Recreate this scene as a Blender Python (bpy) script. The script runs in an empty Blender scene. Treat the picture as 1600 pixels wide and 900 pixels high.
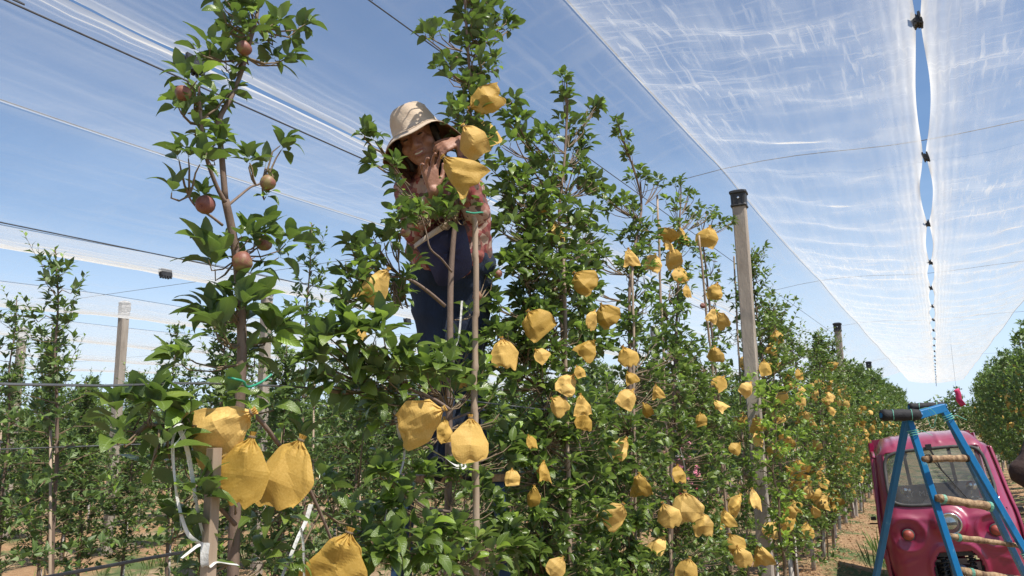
import bpy, bmesh, math, random
import numpy as np
from mathutils import Vector, Matrix, Quaternion

S = bpy.context.scene
COL = S.collection
R = math.radians
rng = random.Random(11)
npr = np.random.RandomState(5)

# ------------------------------------------------------------------ camera, world, sun
CAMZ = 2.0
cam_d = bpy.data.cameras.new('camera')
cam = bpy.data.objects.new('camera', cam_d)
COL.objects.link(cam)
cam_d.sensor_width = 36.0
cam_d.lens = 26.55
cam_d.clip_start = 0.05
cam_d.clip_end = 3000
CM = Matrix.Rotation(R(28.9), 3, 'Z') @ Matrix.Rotation(R(90 + 9.95), 3, 'X') @ Matrix.Rotation(R(-1.0), 3, 'Z')
cam.matrix_world = Matrix.Translation((0, 0, CAMZ)) @ CM.to_4x4()
S.camera = cam
CO = Vector((0, 0, CAMZ))

def ray(px, py):
    return CM @ Vector(((px - 800) / 1180.0, -(py - 450) / 1180.0, -1.0))
def P(px, py, d):
    return CO + ray(px, py) * d
def PX(px, py, X):
    v = ray(px, py)
    return CO + v * (X / v.x)
def depth(p):
    return -((CM.transposed() @ (Vector(p) - CO)).z)
def topix(p):
    q = CM.transposed() @ (Vector(p) - CO)
    return 800 + 1180 * q.x / -q.z, 450 - 1180 * q.y / -q.z

SUN_EL, SUN_AZ = R(61), R(-14)          # azimuth measured from +X towards +Y
w = bpy.data.worlds.new('World'); S.world = w; w.use_nodes = True
nt = w.node_tree; nt.nodes.clear()
sky = nt.nodes.new('ShaderNodeTexSky'); sky.sky_type = 'NISHITA'; sky.sun_disc = False
sky.sun_elevation = SUN_EL; sky.sun_rotation = math.pi / 2 - SUN_AZ
sky.air_density = 1.0; sky.dust_density = 0.4; sky.ozone_density = 2.3; sky.altitude = 400
bg = nt.nodes.new('ShaderNodeBackground'); bg.inputs[1].default_value = 0.10
wo = nt.nodes.new('ShaderNodeOutputWorld')
# thin high cloud veil, denser towards the horizon
tc = nt.nodes.new('ShaderNodeTexCoord'); mp = nt.nodes.new('ShaderNodeMapping')
mp.inputs['Scale'].default_value = (1.2, 1.2, 4.0)
nz = nt.nodes.new('ShaderNodeTexNoise'); nz.inputs['Scale'].default_value = 2.2; nz.inputs['Detail'].default_value = 6
nz.inputs['Roughness'].default_value = 0.62
sx = nt.nodes.new('ShaderNodeSeparateXYZ')
hz = nt.nodes.new('ShaderNodeMapRange'); hz.inputs[1].default_value = 0.0; hz.inputs[2].default_value = 0.42
hz.inputs[3].default_value = 0.75; hz.inputs[4].default_value = 0.0
cl = nt.nodes.new('ShaderNodeMapRange'); cl.inputs[1].default_value = 0.35; cl.inputs[2].default_value = 0.75
mu = nt.nodes.new('ShaderNodeMath'); mu.operation = 'MULTIPLY'
mx = nt.nodes.new('ShaderNodeMix'); mx.data_type = 'RGBA'
L = nt.links.new
L(tc.outputs['Generated'], mp.inputs[0]); L(mp.outputs[0], nz.inputs[0]); L(nz.outputs[0], cl.inputs[0])
L(tc.outputs['Generated'], sx.inputs[0]); L(sx.outputs[2], hz.inputs[0])
L(cl.outputs[0], mu.inputs[0]); L(hz.outputs[0], mu.inputs[1])
hb = nt.nodes.new('ShaderNodeMapRange'); hb.inputs[1].default_value = 0.0; hb.inputs[2].default_value = 0.30; hb.inputs[3].default_value = 0.85; hb.inputs[4].default_value = 0.0
hb.interpolation_type = 'SMOOTHSTEP'; L(sx.outputs[2], hb.inputs[0])
ma = nt.nodes.new('ShaderNodeMath'); ma.operation = 'MAXIMUM'; L(mu.outputs[0], ma.inputs[0]); L(hb.outputs[0], ma.inputs[1])
L(ma.outputs[0], mx.inputs[0]); L(sky.outputs[0], mx.inputs[6]); mx.inputs[7].default_value = (4.9, 6.0, 7.6, 1)
hsv = nt.nodes.new('ShaderNodeHueSaturation'); hsv.inputs['Saturation'].default_value = 1.06; L(mx.outputs[2], hsv.inputs['Color']); L(hsv.outputs[0], bg.inputs[0]); L(bg.outputs[0], wo.inputs[0])

sd = bpy.data.lights.new('sun', 'SUN'); sd.energy = 5.0; sd.angle = R(0.53); sd.color = (1.0, 0.95, 0.87)
so = bpy.data.objects.new('sun', sd); COL.objects.link(so)
sv = Vector((math.cos(SUN_EL) * math.cos(SUN_AZ), math.cos(SUN_EL) * math.sin(SUN_AZ), math.sin(SUN_EL)))
so.rotation_euler = sv.to_track_quat('Z', 'Y').to_euler(); so.location = (5, -5, 20)
S.view_settings.view_transform = 'Standard'; S.view_settings.look = 'None'
S.view_settings.exposure = 0.6; S.view_settings.gamma = 1.0
S.cycles.transparent_max_bounces = 24
S.cycles.max_bounces = 8

# ------------------------------------------------------------------ node helpers and materials
def newmat(name):
    m = bpy.data.materials.new(name); m.use_nodes = True
    t = m.node_tree; t.nodes.clear()
    return m, t
def nd(t, ty, **kw):
    n = t.nodes.new(ty)
    for k, v in kw.items():
        if k.startswith('i_'):
            key = k[2:]
            n.inputs[int(key) if key.isdigit() else key].default_value = v
        else: setattr(n, k, v)
    return n
def ramp(t, stops):
    n = t.nodes.new('ShaderNodeValToRGB'); e = n.color_ramp.elements
    while len(e) < len(stops): e.new(0.5)
    for i, (p, c) in enumerate(stops):
        e[i].position = p; e[i].color = (c[0], c[1], c[2], 1)
    return n
def mix(t, f, a, b, blend='MIX'):
    n = t.nodes.new('ShaderNodeMix'); n.data_type = 'RGBA'; n.blend_type = blend
    for s, v in ((0, f), (6, a), (7, b)):
        if hasattr(v, 'is_linked') or isinstance(v, bpy.types.NodeSocket): t.links.new(v, n.inputs[s])
        elif s == 0: n.inputs[0].default_value = v
        else: n.inputs[s].default_value = (v[0], v[1], v[2], 1)
    return n.outputs[2]
def mth(t, op, a, b=None, clamp=False):
    n = t.nodes.new('ShaderNodeMath'); n.operation = op; n.use_clamp = clamp
    for s, v in ((0, a), (1, b)):
        if v is None: continue
        if isinstance(v, bpy.types.NodeSocket): t.links.new(v, n.inputs[s])
        else: n.inputs[s].default_value = v
    return n.outputs[0]
def noise(t, scale, detail=4, rough=0.55, vec=None, stretch=None, coord='Object', dist=0.0):
    c = t.nodes.new('ShaderNodeTexCoord'); src = c.outputs[coord]
    if stretch:
        m = t.nodes.new('ShaderNodeMapping'); m.inputs['Scale'].default_value = stretch
        t.links.new(src, m.inputs[0]); src = m.outputs[0]
    n = t.nodes.new('ShaderNodeTexNoise'); n.inputs['Scale'].default_value = scale
    n.inputs['Detail'].default_value = detail; n.inputs['Roughness'].default_value = rough
    n.inputs['Distortion'].default_value = dist
    t.links.new(src, n.inputs[0]); return n.outputs[0]
def std(name, stops, rough=0.7, nscale=8, stretch=None, bump=0.0, bscale=None, metal=0.0, spec=0.5, coord='Object', detail=5, coat=0.0, objvar=0.0):
    m, t = newmat(name)
    f = noise(t, nscale, detail, 0.6, stretch=stretch, coord=coord)
    r = ramp(t, stops); t.links.new(f, r.inputs[0])
    b = nd(t, 'ShaderNodeBsdfPrincipled', i_Roughness=rough, i_Metallic=metal)
    b.inputs['Specular IOR Level'].default_value = spec
    b.inputs['Coat Weight'].default_value = coat
    col = r.outputs[0]
    if objvar:
        oi = nd(t, 'ShaderNodeObjectInfo')
        hs = nd(t, 'ShaderNodeHueSaturation')
        v = mth(t, 'MULTIPLY_ADD', oi.outputs['Random'], objvar); t.nodes[-1].inputs[2].default_value = 1 - objvar * 0.5
        t.links.new(v, hs.inputs['Value']); t.links.new(col, hs.inputs['Color']); col = hs.outputs[0]
    t.links.new(col, b.inputs['Base Color'])
    if bump:
        f2 = noise(t, bscale or nscale * 3, 6, 0.65, stretch=stretch, coord=coord)
        bp = nd(t, 'ShaderNodeBump', i_Strength=bump, i_Distance=0.01); t.links.new(f2, bp.inputs['Height'])
        t.links.new(bp.outputs[0], b.inputs['Normal'])
    o = nd(t, 'ShaderNodeOutputMaterial'); t.links.new(b.outputs[0], o.inputs[0])
    return m

def leaf_mat(name, dark, mid, light, under, trans, tw=0.26, rough=0.30):
    m, t = newmat(name)
    g = nd(t, 'ShaderNodeNewGeometry'); oi = nd(t, 'ShaderNodeObjectInfo')
    s = mth(t, 'FRACT', mth(t, 'ADD', g.outputs['Random Per Island'], mth(t, 'MULTIPLY', oi.outputs['Random'], 7.31)))
    r = ramp(t, [(0.0, dark), (0.5, mid), (0.86, mid), (0.93, light), (1.0, light)]); t.links.new(s, r.inputs[0])
    n = noise(t, 45, 3, 0.6, coord='Object')
    top = mix(t, mth(t, 'MULTIPLY', n, 0.35), r.outputs[0], (mid[0] * 1.7, mid[1] * 1.6, mid[2] * 1.2))
    at = nd(t, 'ShaderNodeAttribute', attribute_name='lx')
    d = mth(t, 'ABSOLUTE', mth(t, 'SUBTRACT', at.outputs['Fac'], 2.0))
    rib = mth(t, 'LESS_THAN', d, 0.07)
    top = mix(t, mth(t, 'MULTIPLY', rib, 0.6), top, (0.22, 0.3, 0.1))
    bf = g.outputs['Backfacing']
    colr = mix(t, bf, top, under)
    b = nd(t, 'ShaderNodeBsdfPrincipled', i_Roughness=rough)
    t.links.new(colr, b.inputs['Base Color'])
    rr = mth(t, 'MULTIPLY_ADD', bf, 0.3); t.nodes[-1].inputs[2].default_value = rough
    t.links.new(rr, b.inputs['Roughness'])
    # side veins as fine relief
    ay = nd(t, 'ShaderNodeAttribute', attribute_name='ly')
    wv = mth(t, 'SINE', mth(t, 'MULTIPLY', mth(t, 'SUBTRACT', ay.outputs['Fac'], mth(t, 'MULTIPLY', d, 0.25)), 62.0))
    n2 = noise(t, 60, 2, 0.5)
    bp = nd(t, 'ShaderNodeBump', i_Strength=0.35, i_Distance=0.002)
    t.links.new(mth(t, 'ADD', mth(t, 'MULTIPLY', wv, 0.4), n2), bp.inputs['Height']); t.links.new(bp.outputs[0], b.inputs['Normal'])
    tr = nd(t, 'ShaderNodeBsdfTranslucent'); t.links.new(mix(t, 0.5, top, trans), tr.inputs[0])
    mxs = nd(t, 'ShaderNodeMixShader', i_0=tw)
    t.links.new(b.outputs[0], mxs.inputs[1]); t.links.new(tr.outputs[0], mxs.inputs[2])
    o = nd(t, 'ShaderNodeOutputMaterial'); t.links.new(mxs.outputs[0], o.inputs[0])
    return m

M = {}
M['leaf'] = leaf_mat('leaf', (0.048, 0.082, 0.015), (0.098, 0.150, 0.027), (0.19, 0.25, 0.048), (0.125, 0.175, 0.085), (0.22, 0.40, 0.05))
M['leaf_far'] = leaf_mat('leaf_far', (0.045, 0.080, 0.022), (0.080, 0.132, 0.034), (0.15, 0.215, 0.055), (0.12, 0.165, 0.08), (0.22, 0.38, 0.06), rough=0.45)
M['leaf_young'] = leaf_mat('leaf_young', (0.13, 0.22, 0.03), (0.21, 0.33, 0.04), (0.30, 0.42, 0.06), (0.22, 0.30, 0.11), (0.4, 0.6, 0.08), tw=0.36)
M['grass'] = leaf_mat('grass', (0.06, 0.11, 0.025), (0.10, 0.17, 0.035), (0.26, 0.24, 0.08), (0.10, 0.15, 0.04), (0.3, 0.45, 0.06), rough=0.6)
M['straw'] = std('straw', [(0.25, (0.24, 0.135, 0.065)), (0.55, (0.37, 0.23, 0.12)), (0.8, (0.50, 0.37, 0.22))], 0.85, 3.0)
M['bark'] = std('bark', [(0.3, (0.115, 0.075, 0.055)), (0.6, (0.20, 0.140, 0.105)), (0.85, (0.29, 0.22, 0.17))], 0.8, 22, (1, 1, 0.25), 0.5, 60)
M['twig'] = std('twig', [(0.3, (0.13, 0.085, 0.05)), (0.7, (0.22, 0.16, 0.09))], 0.7, 30, None, 0.3)
M['limewash'] = std('limewash', [(0.3, (0.32, 0.27, 0.23)), (0.6, (0.52, 0.48, 0.43))], 0.9, 18, (1, 1, 0.4), 0.5, 60)
M['bamboo'] = std('bamboo', [(0.25, (0.24, 0.165, 0.11)), (0.6, (0.36, 0.27, 0.19)), (0.85, (0.47, 0.38, 0.28))], 0.55, 14, (1, 1, 0.15), 0.25, 50, objvar=0.3)
M['concrete'] = std('concrete', [(0.3, (0.24, 0.20, 0.165)), (0.55, (0.335, 0.285, 0.235)), (0.8, (0.43, 0.37, 0.31))], 0.92, 9, None, 0.5, 90, objvar=0.15)
M['black_plastic'] = std('black_plastic', [(0.3, (0.014, 0.014, 0.016)), (0.7, (0.03, 0.03, 0.032))], 0.5, 20, None, 0.15)
M['foam'] = std('foam', [(0.3, (0.008, 0.008, 0.009)), (0.7, (0.018, 0.018, 0.019))], 0.75, 30, None, 0.4, 80)
M['wire'] = std('wire', [(0.3, (0.05, 0.05, 0.055)), (0.7, (0.11, 0.11, 0.115))], 0.5, 20, metal=0.4)
M['steel_wire'] = std('steel_wire', [(0.3, (0.10, 0.10, 0.10)), (0.7, (0.18, 0.18, 0.18))], 0.45, 20, metal=0.5)
M['green_tie'] = std('green_tie', [(0.3, (0.02, 0.22, 0.13)), (0.7, (0.05, 0.33, 0.2))], 0.45, 20)
M['twine'] = std('twine', [(0.3, (0.10, 0.42, 0.30)), (0.7, (0.25, 0.6, 0.45))], 0.6, 20)
M['white_tape'] = std('white_tape', [(0.3, (0.50, 0.49, 0.46)), (0.7, (0.78, 0.77, 0.73))], 0.5, 20, None, 0.5, 60)
M['soil'] = None
M['blue_paint'] = std('blue_paint', [(0.0, (0.003, 0.11, 0.28)), (0.56, (0.004, 0.15, 0.36)), (0.61, (0.012, 0.17, 0.38)), (0.64, (0.12, 0.30, 0.42)), (0.67, (0.004, 0.12, 0.31)), (0.72, (0.10, 0.075, 0.06))], 0.42, 9, (1, 1, 0.4), 0.2, 40, coord='Object')
M['shaded_blue_paint'] = std('shaded_blue_paint', [(0.3, (0.006, 0.022, 0.055)), (0.7, (0.012, 0.04, 0.09))], 0.5, 9)  # darker copy of the blue ladder paint, with the shade put into the colour
M['wood_rung'] = std('wood_rung', [(0.3, (0.10, 0.055, 0.03)), (0.45, (0.25, 0.15, 0.08)), (0.6, (0.40, 0.27, 0.15)), (0.8, (0.50, 0.36, 0.22))], 0.8, 22, (2, 1, 1), 0.9, 55)
M['dark_metal'] = std('dark_metal', [(0.3, (0.012, 0.012, 0.014)), (0.7, (0.045, 0.042, 0.04))], 0.45, 25, None, 0.3, metal=0.5)
M['chrome'] = std('chrome', [(0.3, (0.55, 0.55, 0.56)), (0.7, (0.75, 0.75, 0.76))], 0.22, 15, metal=1.0)
M['lamp_red'] = std('lamp_red', [(0.3, (0.22, 0.03, 0.022)), (0.7, (0.33, 0.075, 0.05))], 0.5, 15)
M['rubber'] = std('rubber', [(0.3, (0.03, 0.03, 0.03)), (0.6, (0.06, 0.058, 0.055)), (0.8, (0.11, 0.10, 0.095))], 0.7, 18)
M['seat_vinyl'] = std('seat_vinyl', [(0.3, (0.018, 0.019, 0.026)), (0.7, (0.035, 0.036, 0.046))], 0.5, 12)
M['letter'] = std('letter', [(0.3, (0.30, 0.29, 0.28)), (0.7, (0.45, 0.43, 0.41))], 0.6, 30)
M['jeans'] = std('jeans', [(0.25, (0.008, 0.014, 0.030)), (0.6, (0.015, 0.026, 0.055)), (0.85, (0.03, 0.048, 0.09))], 0.9, 12, (1, 1, 0.3), 0.5, 220)
M['apron'] = std('apron', [(0.3, (0.008, 0.011, 0.048)), (0.7, (0.014, 0.018, 0.075))], 0.7, 8, None, 0.3, 60)
M['hat'] = std('hat', [(0.3, (0.44, 0.33, 0.235)), (0.6, (0.54, 0.43, 0.32)), (0.8, (0.60, 0.50, 0.38))], 0.9, 10, None, 0.3, 160)
M['hat_lining'] = std('hat_lining', [(0.3, (0.16, 0.07, 0.035)), (0.7, (0.26, 0.12, 0.06))], 0.9, 12, None, 0.3, 160)
M['hair'] = std('hair', [(0.3, (0.006, 0.005, 0.004)), (0.7, (0.018, 0.012, 0.009))], 0.5, 40, (1, 1, 0.1), 0.6, 120)
M['teeth'] = std('teeth', [(0.3, (0.5, 0.46, 0.38)), (0.7, (0.6, 0.56, 0.48))], 0.4, 40)
M['eye'] = std('eye', [(0.3, (0.02, 0.014, 0.01)), (0.7, (0.03, 0.02, 0.015))], 0.2, 10)
M['lips'] = std('lips', [(0.3, (0.20, 0.065, 0.05)), (0.7, (0.27, 0.10, 0.075))], 0.5, 40)
M['brown_cloth'] = std('brown_cloth', [(0.3, (0.022, 0.010, 0.008)), (0.7, (0.045, 0.022, 0.017))], 0.9, 9, None, 0.4, 90)
M['black_cloth'] = std('black_cloth', [(0.3, (0.006, 0.006, 0.008)), (0.7, (0.014, 0.014, 0.018))], 0.9, 9, None, 0.4, 90)
M['pink_cloth'] = std('pink_cloth', [(0.3, (0.55, 0.16, 0.24)), (0.7, (0.66, 0.26, 0.33))], 0.85, 12, None, 0.3)
M['hot_pink'] = std('hot_pink', [(0.3, (0.62, 0.03, 0.14)), (0.7, (0.75, 0.07, 0.2))], 0.8, 12, None, 0.3)
M['alu'] = std('alu', [(0.3, (0.35, 0.36, 0.37)), (0.7, (0.5, 0.51, 0.52))], 0.4, 20, metal=0.6)
M['skin'] = std('skin', [(0.25, (0.23, 0.105, 0.065)), (0.55, (0.31, 0.150, 0.095)), (0.8, (0.37, 0.185, 0.12))], 0.5, 14, None, 0.25, 120)

def bag_mat():
    m, t = newmat('kraft_paper')
    oi = nd(t, 'ShaderNodeObjectInfo')
    f = noise(t, 28, 6, 0.65)
    c = ramp(t, [(0.25, (0.50, 0.305, 0.060)), (0.55, (0.62, 0.395, 0.095)), (0.8, (0.69, 0.47, 0.14))]); t.links.new(f, c.inputs[0])
    fib = noise(t, 160, 3, 0.7, stretch=(1, 1, 0.15))
    col = mix(t, mth(t, 'MULTIPLY', mth(t, 'GREATER_THAN', fib, 0.74), 0.05), c.outputs[0], (0.30, 0.16, 0.05))
    hs = nd(t, 'ShaderNodeHueSaturation'); v = mth(t, 'MULTIPLY_ADD', oi.outputs['Random'], 0.42); t.nodes[-1].inputs[2].default_value = 0.74
    t.links.new(mth(t, 'ADD', mth(t, 'MULTIPLY', oi.outputs['Random'], -0.10), 1.04), hs.inputs['Saturation'])
    t.links.new(v, hs.inputs['Value']); t.links.new(col, hs.inputs['Color'])
    b = nd(t, 'ShaderNodeBsdfPrincipled', i_Roughness=0.62); b.inputs['Specular IOR Level'].default_value = 0.3
    t.links.new(hs.outputs[0], b.inputs['Base Color'])
    cr = nd(t, 'ShaderNodeTexVoronoi', i_Scale=24.0); tcx = nd(t, 'ShaderNodeTexCoord'); cr.feature = 'DISTANCE_TO_EDGE'
    t.links.new(tcx.outputs['Object'], cr.inputs[0])
    h = mth(t, 'ADD', mth(t, 'MULTIPLY', mth(t, 'MINIMUM', cr.outputs[0], 0.1), 0.2), mth(t, 'MULTIPLY', noise(t, 40, 4, 0.6, dist=1.0), 0.8))
    bp = nd(t, 'ShaderNodeBump', i_Strength=0.22, i_Distance=0.004); t.links.new(h, bp.inputs['Height']); t.links.new(bp.outputs[0], b.inputs['Normal'])
    tr = nd(t, 'ShaderNodeBsdfTranslucent', i_Color=(0.72, 0.44, 0.13, 1))
    ms = nd(t, 'ShaderNodeMixShader', i_0=0.14); t.links.new(b.outputs[0], ms.inputs[1]); t.links.new(tr.outputs[0], ms.inputs[2])
    o = nd(t, 'ShaderNodeOutputMaterial'); t.links.new(ms.outputs[0], o.inputs[0]); return m
M['paper'] = bag_mat()

def apple_mat():
    m, t = newmat('apple_skin')
    oi = nd(t, 'ShaderNodeObjectInfo')
    f = noise(t, 2.2, 3, 0.5, coord='Generated')
    s = mth(t, 'ADD', f, mth(t, 'MULTIPLY', mth(t, 'SUBTRACT', oi.outputs['Random'], 0.5), 0.3))
    c = ramp(t, [(0.3, (0.17, 0.052, 0.042)), (0.55, (0.22, 0.085, 0.055)), (0.72, (0.25, 0.20, 0.08))]); t.links.new(s, c.inputs[0])
    sp = noise(t, 40, 2, 0.5, coord='Generated')
    col = mix(t, mth(t, 'MULTIPLY', mth(t, 'GREATER_THAN', sp, 0.64), 0.4), c.outputs[0], (0.5, 0.36, 0.24))
    b = nd(t, 'ShaderNodeBsdfPrincipled', i_Roughness=0.55); t.links.new(col, b.inputs['Base Color'])
    o = nd(t, 'ShaderNodeOutputMaterial'); t.links.new(b.outputs[0], o.inputs[0]); return m
M['apple'] = apple_mat()

def shirt_mat():
    m, t = newmat('floral_shirt')
    tcx = nd(t, 'ShaderNodeTexCoord'); n = nd(t, 'ShaderNodeTexNoise', i_Scale=14.0, i_Detail=3.0); t.links.new(tcx.outputs['Object'], n.inputs[0])
    v = nd(t, 'ShaderNodeTexVoronoi', i_Scale=36.0); t.links.new(mix(t, 0.10, tcx.outputs['Object'], n.outputs[1]), v.inputs[0])
    r = ramp(t, [(0.0, (0.48, 0.38, 0.31)), (0.30, (0.36, 0.23, 0.18)), (0.40, (0.25, 0.05, 0.045)), (0.56, (0.12, 0.03, 0.035)), (0.72, (0.36, 0.12, 0.08)), (0.85, (0.10, 0.06, 0.05))])
    sp = nd(t, 'ShaderNodeSeparateColor'); t.links.new(v.outputs['Color'], sp.inputs[0])
    s = mth(t, 'ADD', mth(t, 'MULTIPLY', sp.outputs[0], 0.75), mth(t, 'MULTIPLY', n.outputs[0], 0.3)); t.links.new(s, r.inputs[0])
    b = nd(t, 'ShaderNodeBsdfPrincipled', i_Roughness=0.85); t.links.new(r.outputs[0], b.inputs['Base Color'])
    bp = nd(t, 'ShaderNodeBump', i_Strength=0.4, i_Distance=0.01); t.links.new(noise(t, 18, 5, 0.6), bp.inputs['Height']); t.links.new(bp.outputs[0], b.inputs['Normal'])
    o = nd(t, 'ShaderNodeOutputMaterial'); t.links.new(b.outputs[0], o.inputs[0]); return m
M['shirt'] = shirt_mat()

def car_mat():
    m, t = newmat('magenta_paint')
    r = ramp(t, [(0.3, (0.20, 0.001, 0.036)), (0.65, (0.25, 0.002, 0.050))]); t.links.new(noise(t, 3, 4), r.inputs[0])
    dust = noise(t, 9, 6, 0.7)
    g = nd(t, 'ShaderNodeNewGeometry'); sx_ = nd(t, 'ShaderNodeSeparateXYZ'); t.links.new(g.outputs['Normal'], sx_.inputs[0])
    up = mth(t, 'MULTIPLY', mth(t, 'MAXIMUM', sx_.outputs[2], 0.0), 0.30)       # dust settles on faces that look up
    col = mix(t, mth(t, 'MULTIPLY', mth(t, 'ADD', up, 0.02), dust, True), r.outputs[0], (0.52, 0.33, 0.33))
    b = nd(t, 'ShaderNodeBsdfPrincipled', i_Roughness=0.34); b.inputs['Coat Weight'].default_value = 0.6; b.inputs['Coat Roughness'].default_value = 0.12
    t.links.new(col, b.inputs['Base Color'])
    rr = mth(t, 'MULTIPLY_ADD', dust, 0.35); t.nodes[-1].inputs[2].default_value = 0.2; t.links.new(rr, b.inputs['Roughness'])
    o = nd(t, 'ShaderNodeOutputMaterial'); t.links.new(b.outputs[0], o.inputs[0]); return m
M['magenta'] = car_mat()

def glass_mat(name='glass', dirt=0.12):
    m, t = newmat(name)
    tr = nd(t, 'ShaderNodeBsdfTransparent', i_Color=(0.80, 0.86, 0.85, 1))
    gl = nd(t, 'ShaderNodeBsdfGlossy', i_Roughness=0.03)
    fr = nd(t, 'ShaderNodeFresnel', i_IOR=1.5)
    a = nd(t, 'ShaderNodeMixShader'); t.links.new(fr.outputs[0], a.inputs[0]); t.links.new(tr.outputs[0], a.inputs[1]); t.links.new(gl.outputs[0], a.inputs[2])
    df = nd(t, 'ShaderNodeBsdfDiffuse', i_Color=(0.45, 0.42, 0.38, 1))
    bm_ = nd(t, 'ShaderNodeMixShader'); t.links.new(mth(t, 'MULTIPLY', noise(t, 5, 6, 0.7), dirt * 2), bm_.inputs[0])
    t.links.new(a.outputs[0], bm_.inputs[1]); t.links.new(df.outputs[0], bm_.inputs[2])
    o = nd(t, 'ShaderNodeOutputMaterial'); t.links.new(bm_.outputs[0], o.inputs[0]); return m
M['glass'] = glass_mat()

def net_mat(name, base, stretch1, stretch2, ridge=0.35):
    """woven white hail net: thin threads let the sky through, more threads overlap where it is seen edge on or gathered"""
    m, t = newmat(name)
    at = nd(t, 'ShaderNodeAttribute', attribute_name='gather')
    def crease(st, lo, hi, det, rough, dist):
        n_ = noise(t, 1.0, det, rough, stretch=st, dist=dist); r_ = nd(t, 'ShaderNodeMapRange', i_1=lo, i_2=hi); r_.interpolation_type = 'SMOOTHSTEP'
        t.links.new(n_, r_.inputs[0]); return r_.outputs[0]
    fine = crease(stretch1, .50, .74, 3, .55, .6)
    cross = crease(stretch2, .50, .76, 4, .6, .9)
    big = crease((.45, .35, 1), .38, .66, 2, .5, .3)
    soft = crease(tuple(q * .35 for q in stretch1), .40, .75, 3, .5, .5)
    mod = mth(t, 'ADD', mth(t, 'MULTIPLY', big, ridge), ridge * .25)
    creas = mth(t, 'MULTIPLY', mth(t, 'MAXIMUM', fine, mth(t, 'MULTIPLY', cross, .8)), mod)
    a0 = mth(t, 'ADD', mth(t, 'ADD', base, creas), mth(t, 'ADD', mth(t, 'MULTIPLY', soft, ridge * .35), at.outputs['Fac']), True)
    a0 = mth(t, 'MINIMUM', a0, 0.93)
    lw = nd(t, 'ShaderNodeLayerWeight', i_Blend=0.5)
    cosv = mth(t, 'MAXIMUM', mth(t, 'SUBTRACT', 1.0, lw.outputs['Facing']), 0.06)
    al = mth(t, 'SUBTRACT', 1.0, mth(t, 'POWER', mth(t, 'SUBTRACT', 1.0, a0), mth(t, 'DIVIDE', 1.0, mth(t, 'POWER', cosv, 0.8))), True)
    tp = nd(t, 'ShaderNodeBsdfTransparent')
    df = nd(t, 'ShaderNodeBsdfDiffuse', i_Color=(0.70, 0.70, 0.69, 1)); tl = nd(t, 'ShaderNodeBsdfTranslucent', i_Color=(0.68, 0.68, 0.67, 1))
    c = nd(t, 'ShaderNodeMixShader', i_0=0.55); t.links.new(df.outputs[0], c.inputs[1]); t.links.new(tl.outputs[0], c.inputs[2])
    e = nd(t, 'ShaderNodeMixShader'); t.links.new(al, e.inputs[0]); t.links.new(tp.outputs[0], e.inputs[1]); t.links.new(c.outputs[0], e.inputs[2])
    o = nd(t, 'ShaderNodeOutputMaterial'); t.links.new(e.outputs[0], o.inputs[0]); return m
M['net_lane'] = net_mat('net_lane', 0.080, (26.0, 2.4, 1), (2.0, 22.0, 1), 0.125)
M['net_left'] = net_mat('net_left', 0.042, (14.0, 0.6, 1), (1.6, 9.0, 1), 0.06)

def ground_mat():
    m, t = newmat('orchard_ground')
    c = nd(t, 'ShaderNodeTexCoord'); s = nd(t, 'ShaderNodeSeparateXYZ'); t.links.new(c.outputs['Object'], s.inputs[0])
    # distance from the nearest tree row (rows every 3.3 m): straw and leaf litter under the trees, grass tufts between
    xx = mth(t, 'FRACT', mth(t, 'DIVIDE', mth(t, 'ADD', s.outputs[0], 1.6 + 330), 3.3))
    d = mth(t, 'ABSOLUTE', mth(t, 'SUBTRACT', mth(t, 'FRACT', mth(t, 'ADD', xx, 0.5)), 0.5))
    n1 = noise(t, 1.1, 6, 0.65); n2 = noise(t, 9, 6, 0.7); n3 = noise(t, 45, 4, 0.7)
    straw = ramp(t, [(0.25, (0.14, 0.075, 0.038)), (0.5, (0.29, 0.17, 0.085)), (0.75, (0.43, 0.30, 0.165))]); t.links.new(mth(t, 'ADD', mth(t, 'MULTIPLY', n2, 0.5), mth(t, 'MULTIPLY', n3, 0.5)), straw.inputs[0])
    soil = ramp(t, [(0.3, (0.22, 0.145, 0.085)), (0.7, (0.38, 0.28, 0.17))]); t.links.new(n2, soil.inputs[0])
    grs = ramp(t, [(0.3, (0.045, 0.075, 0.02)), (0.7, (0.10, 0.14, 0.04))]); t.links.new(n3, grs.inputs[0])
    a = mix(t, mth(t, 'MULTIPLY', mth(t, 'SUBTRACT', d, 0.22, True), 6.0, True), straw.outputs[0], soil.outputs[0])
    gf = mth(t, 'MULTIPLY', mth(t, 'SUBTRACT', n1, 0.485, True), 9.0, True)
    col = mix(t, gf, a, grs.outputs[0])
    b = nd(t, 'ShaderNodeBsdfPrincipled', i_Roughness=0.95); t.links.new(col, b.inputs['Base Color'])
    bp = nd(t, 'ShaderNodeBump', i_Strength=0.9, i_Distance=0.03); t.links.new(mth(t, 'ADD', n2, mth(t, 'MULTIPLY', n3, 0.4)), bp.inputs['Height']); t.links.new(bp.outputs[0], b.inputs['Normal'])
    o = nd(t, 'ShaderNodeOutputMaterial'); t.links.new(b.outputs[0], o.inputs[0]); return m
M['soil'] = ground_mat()

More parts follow.
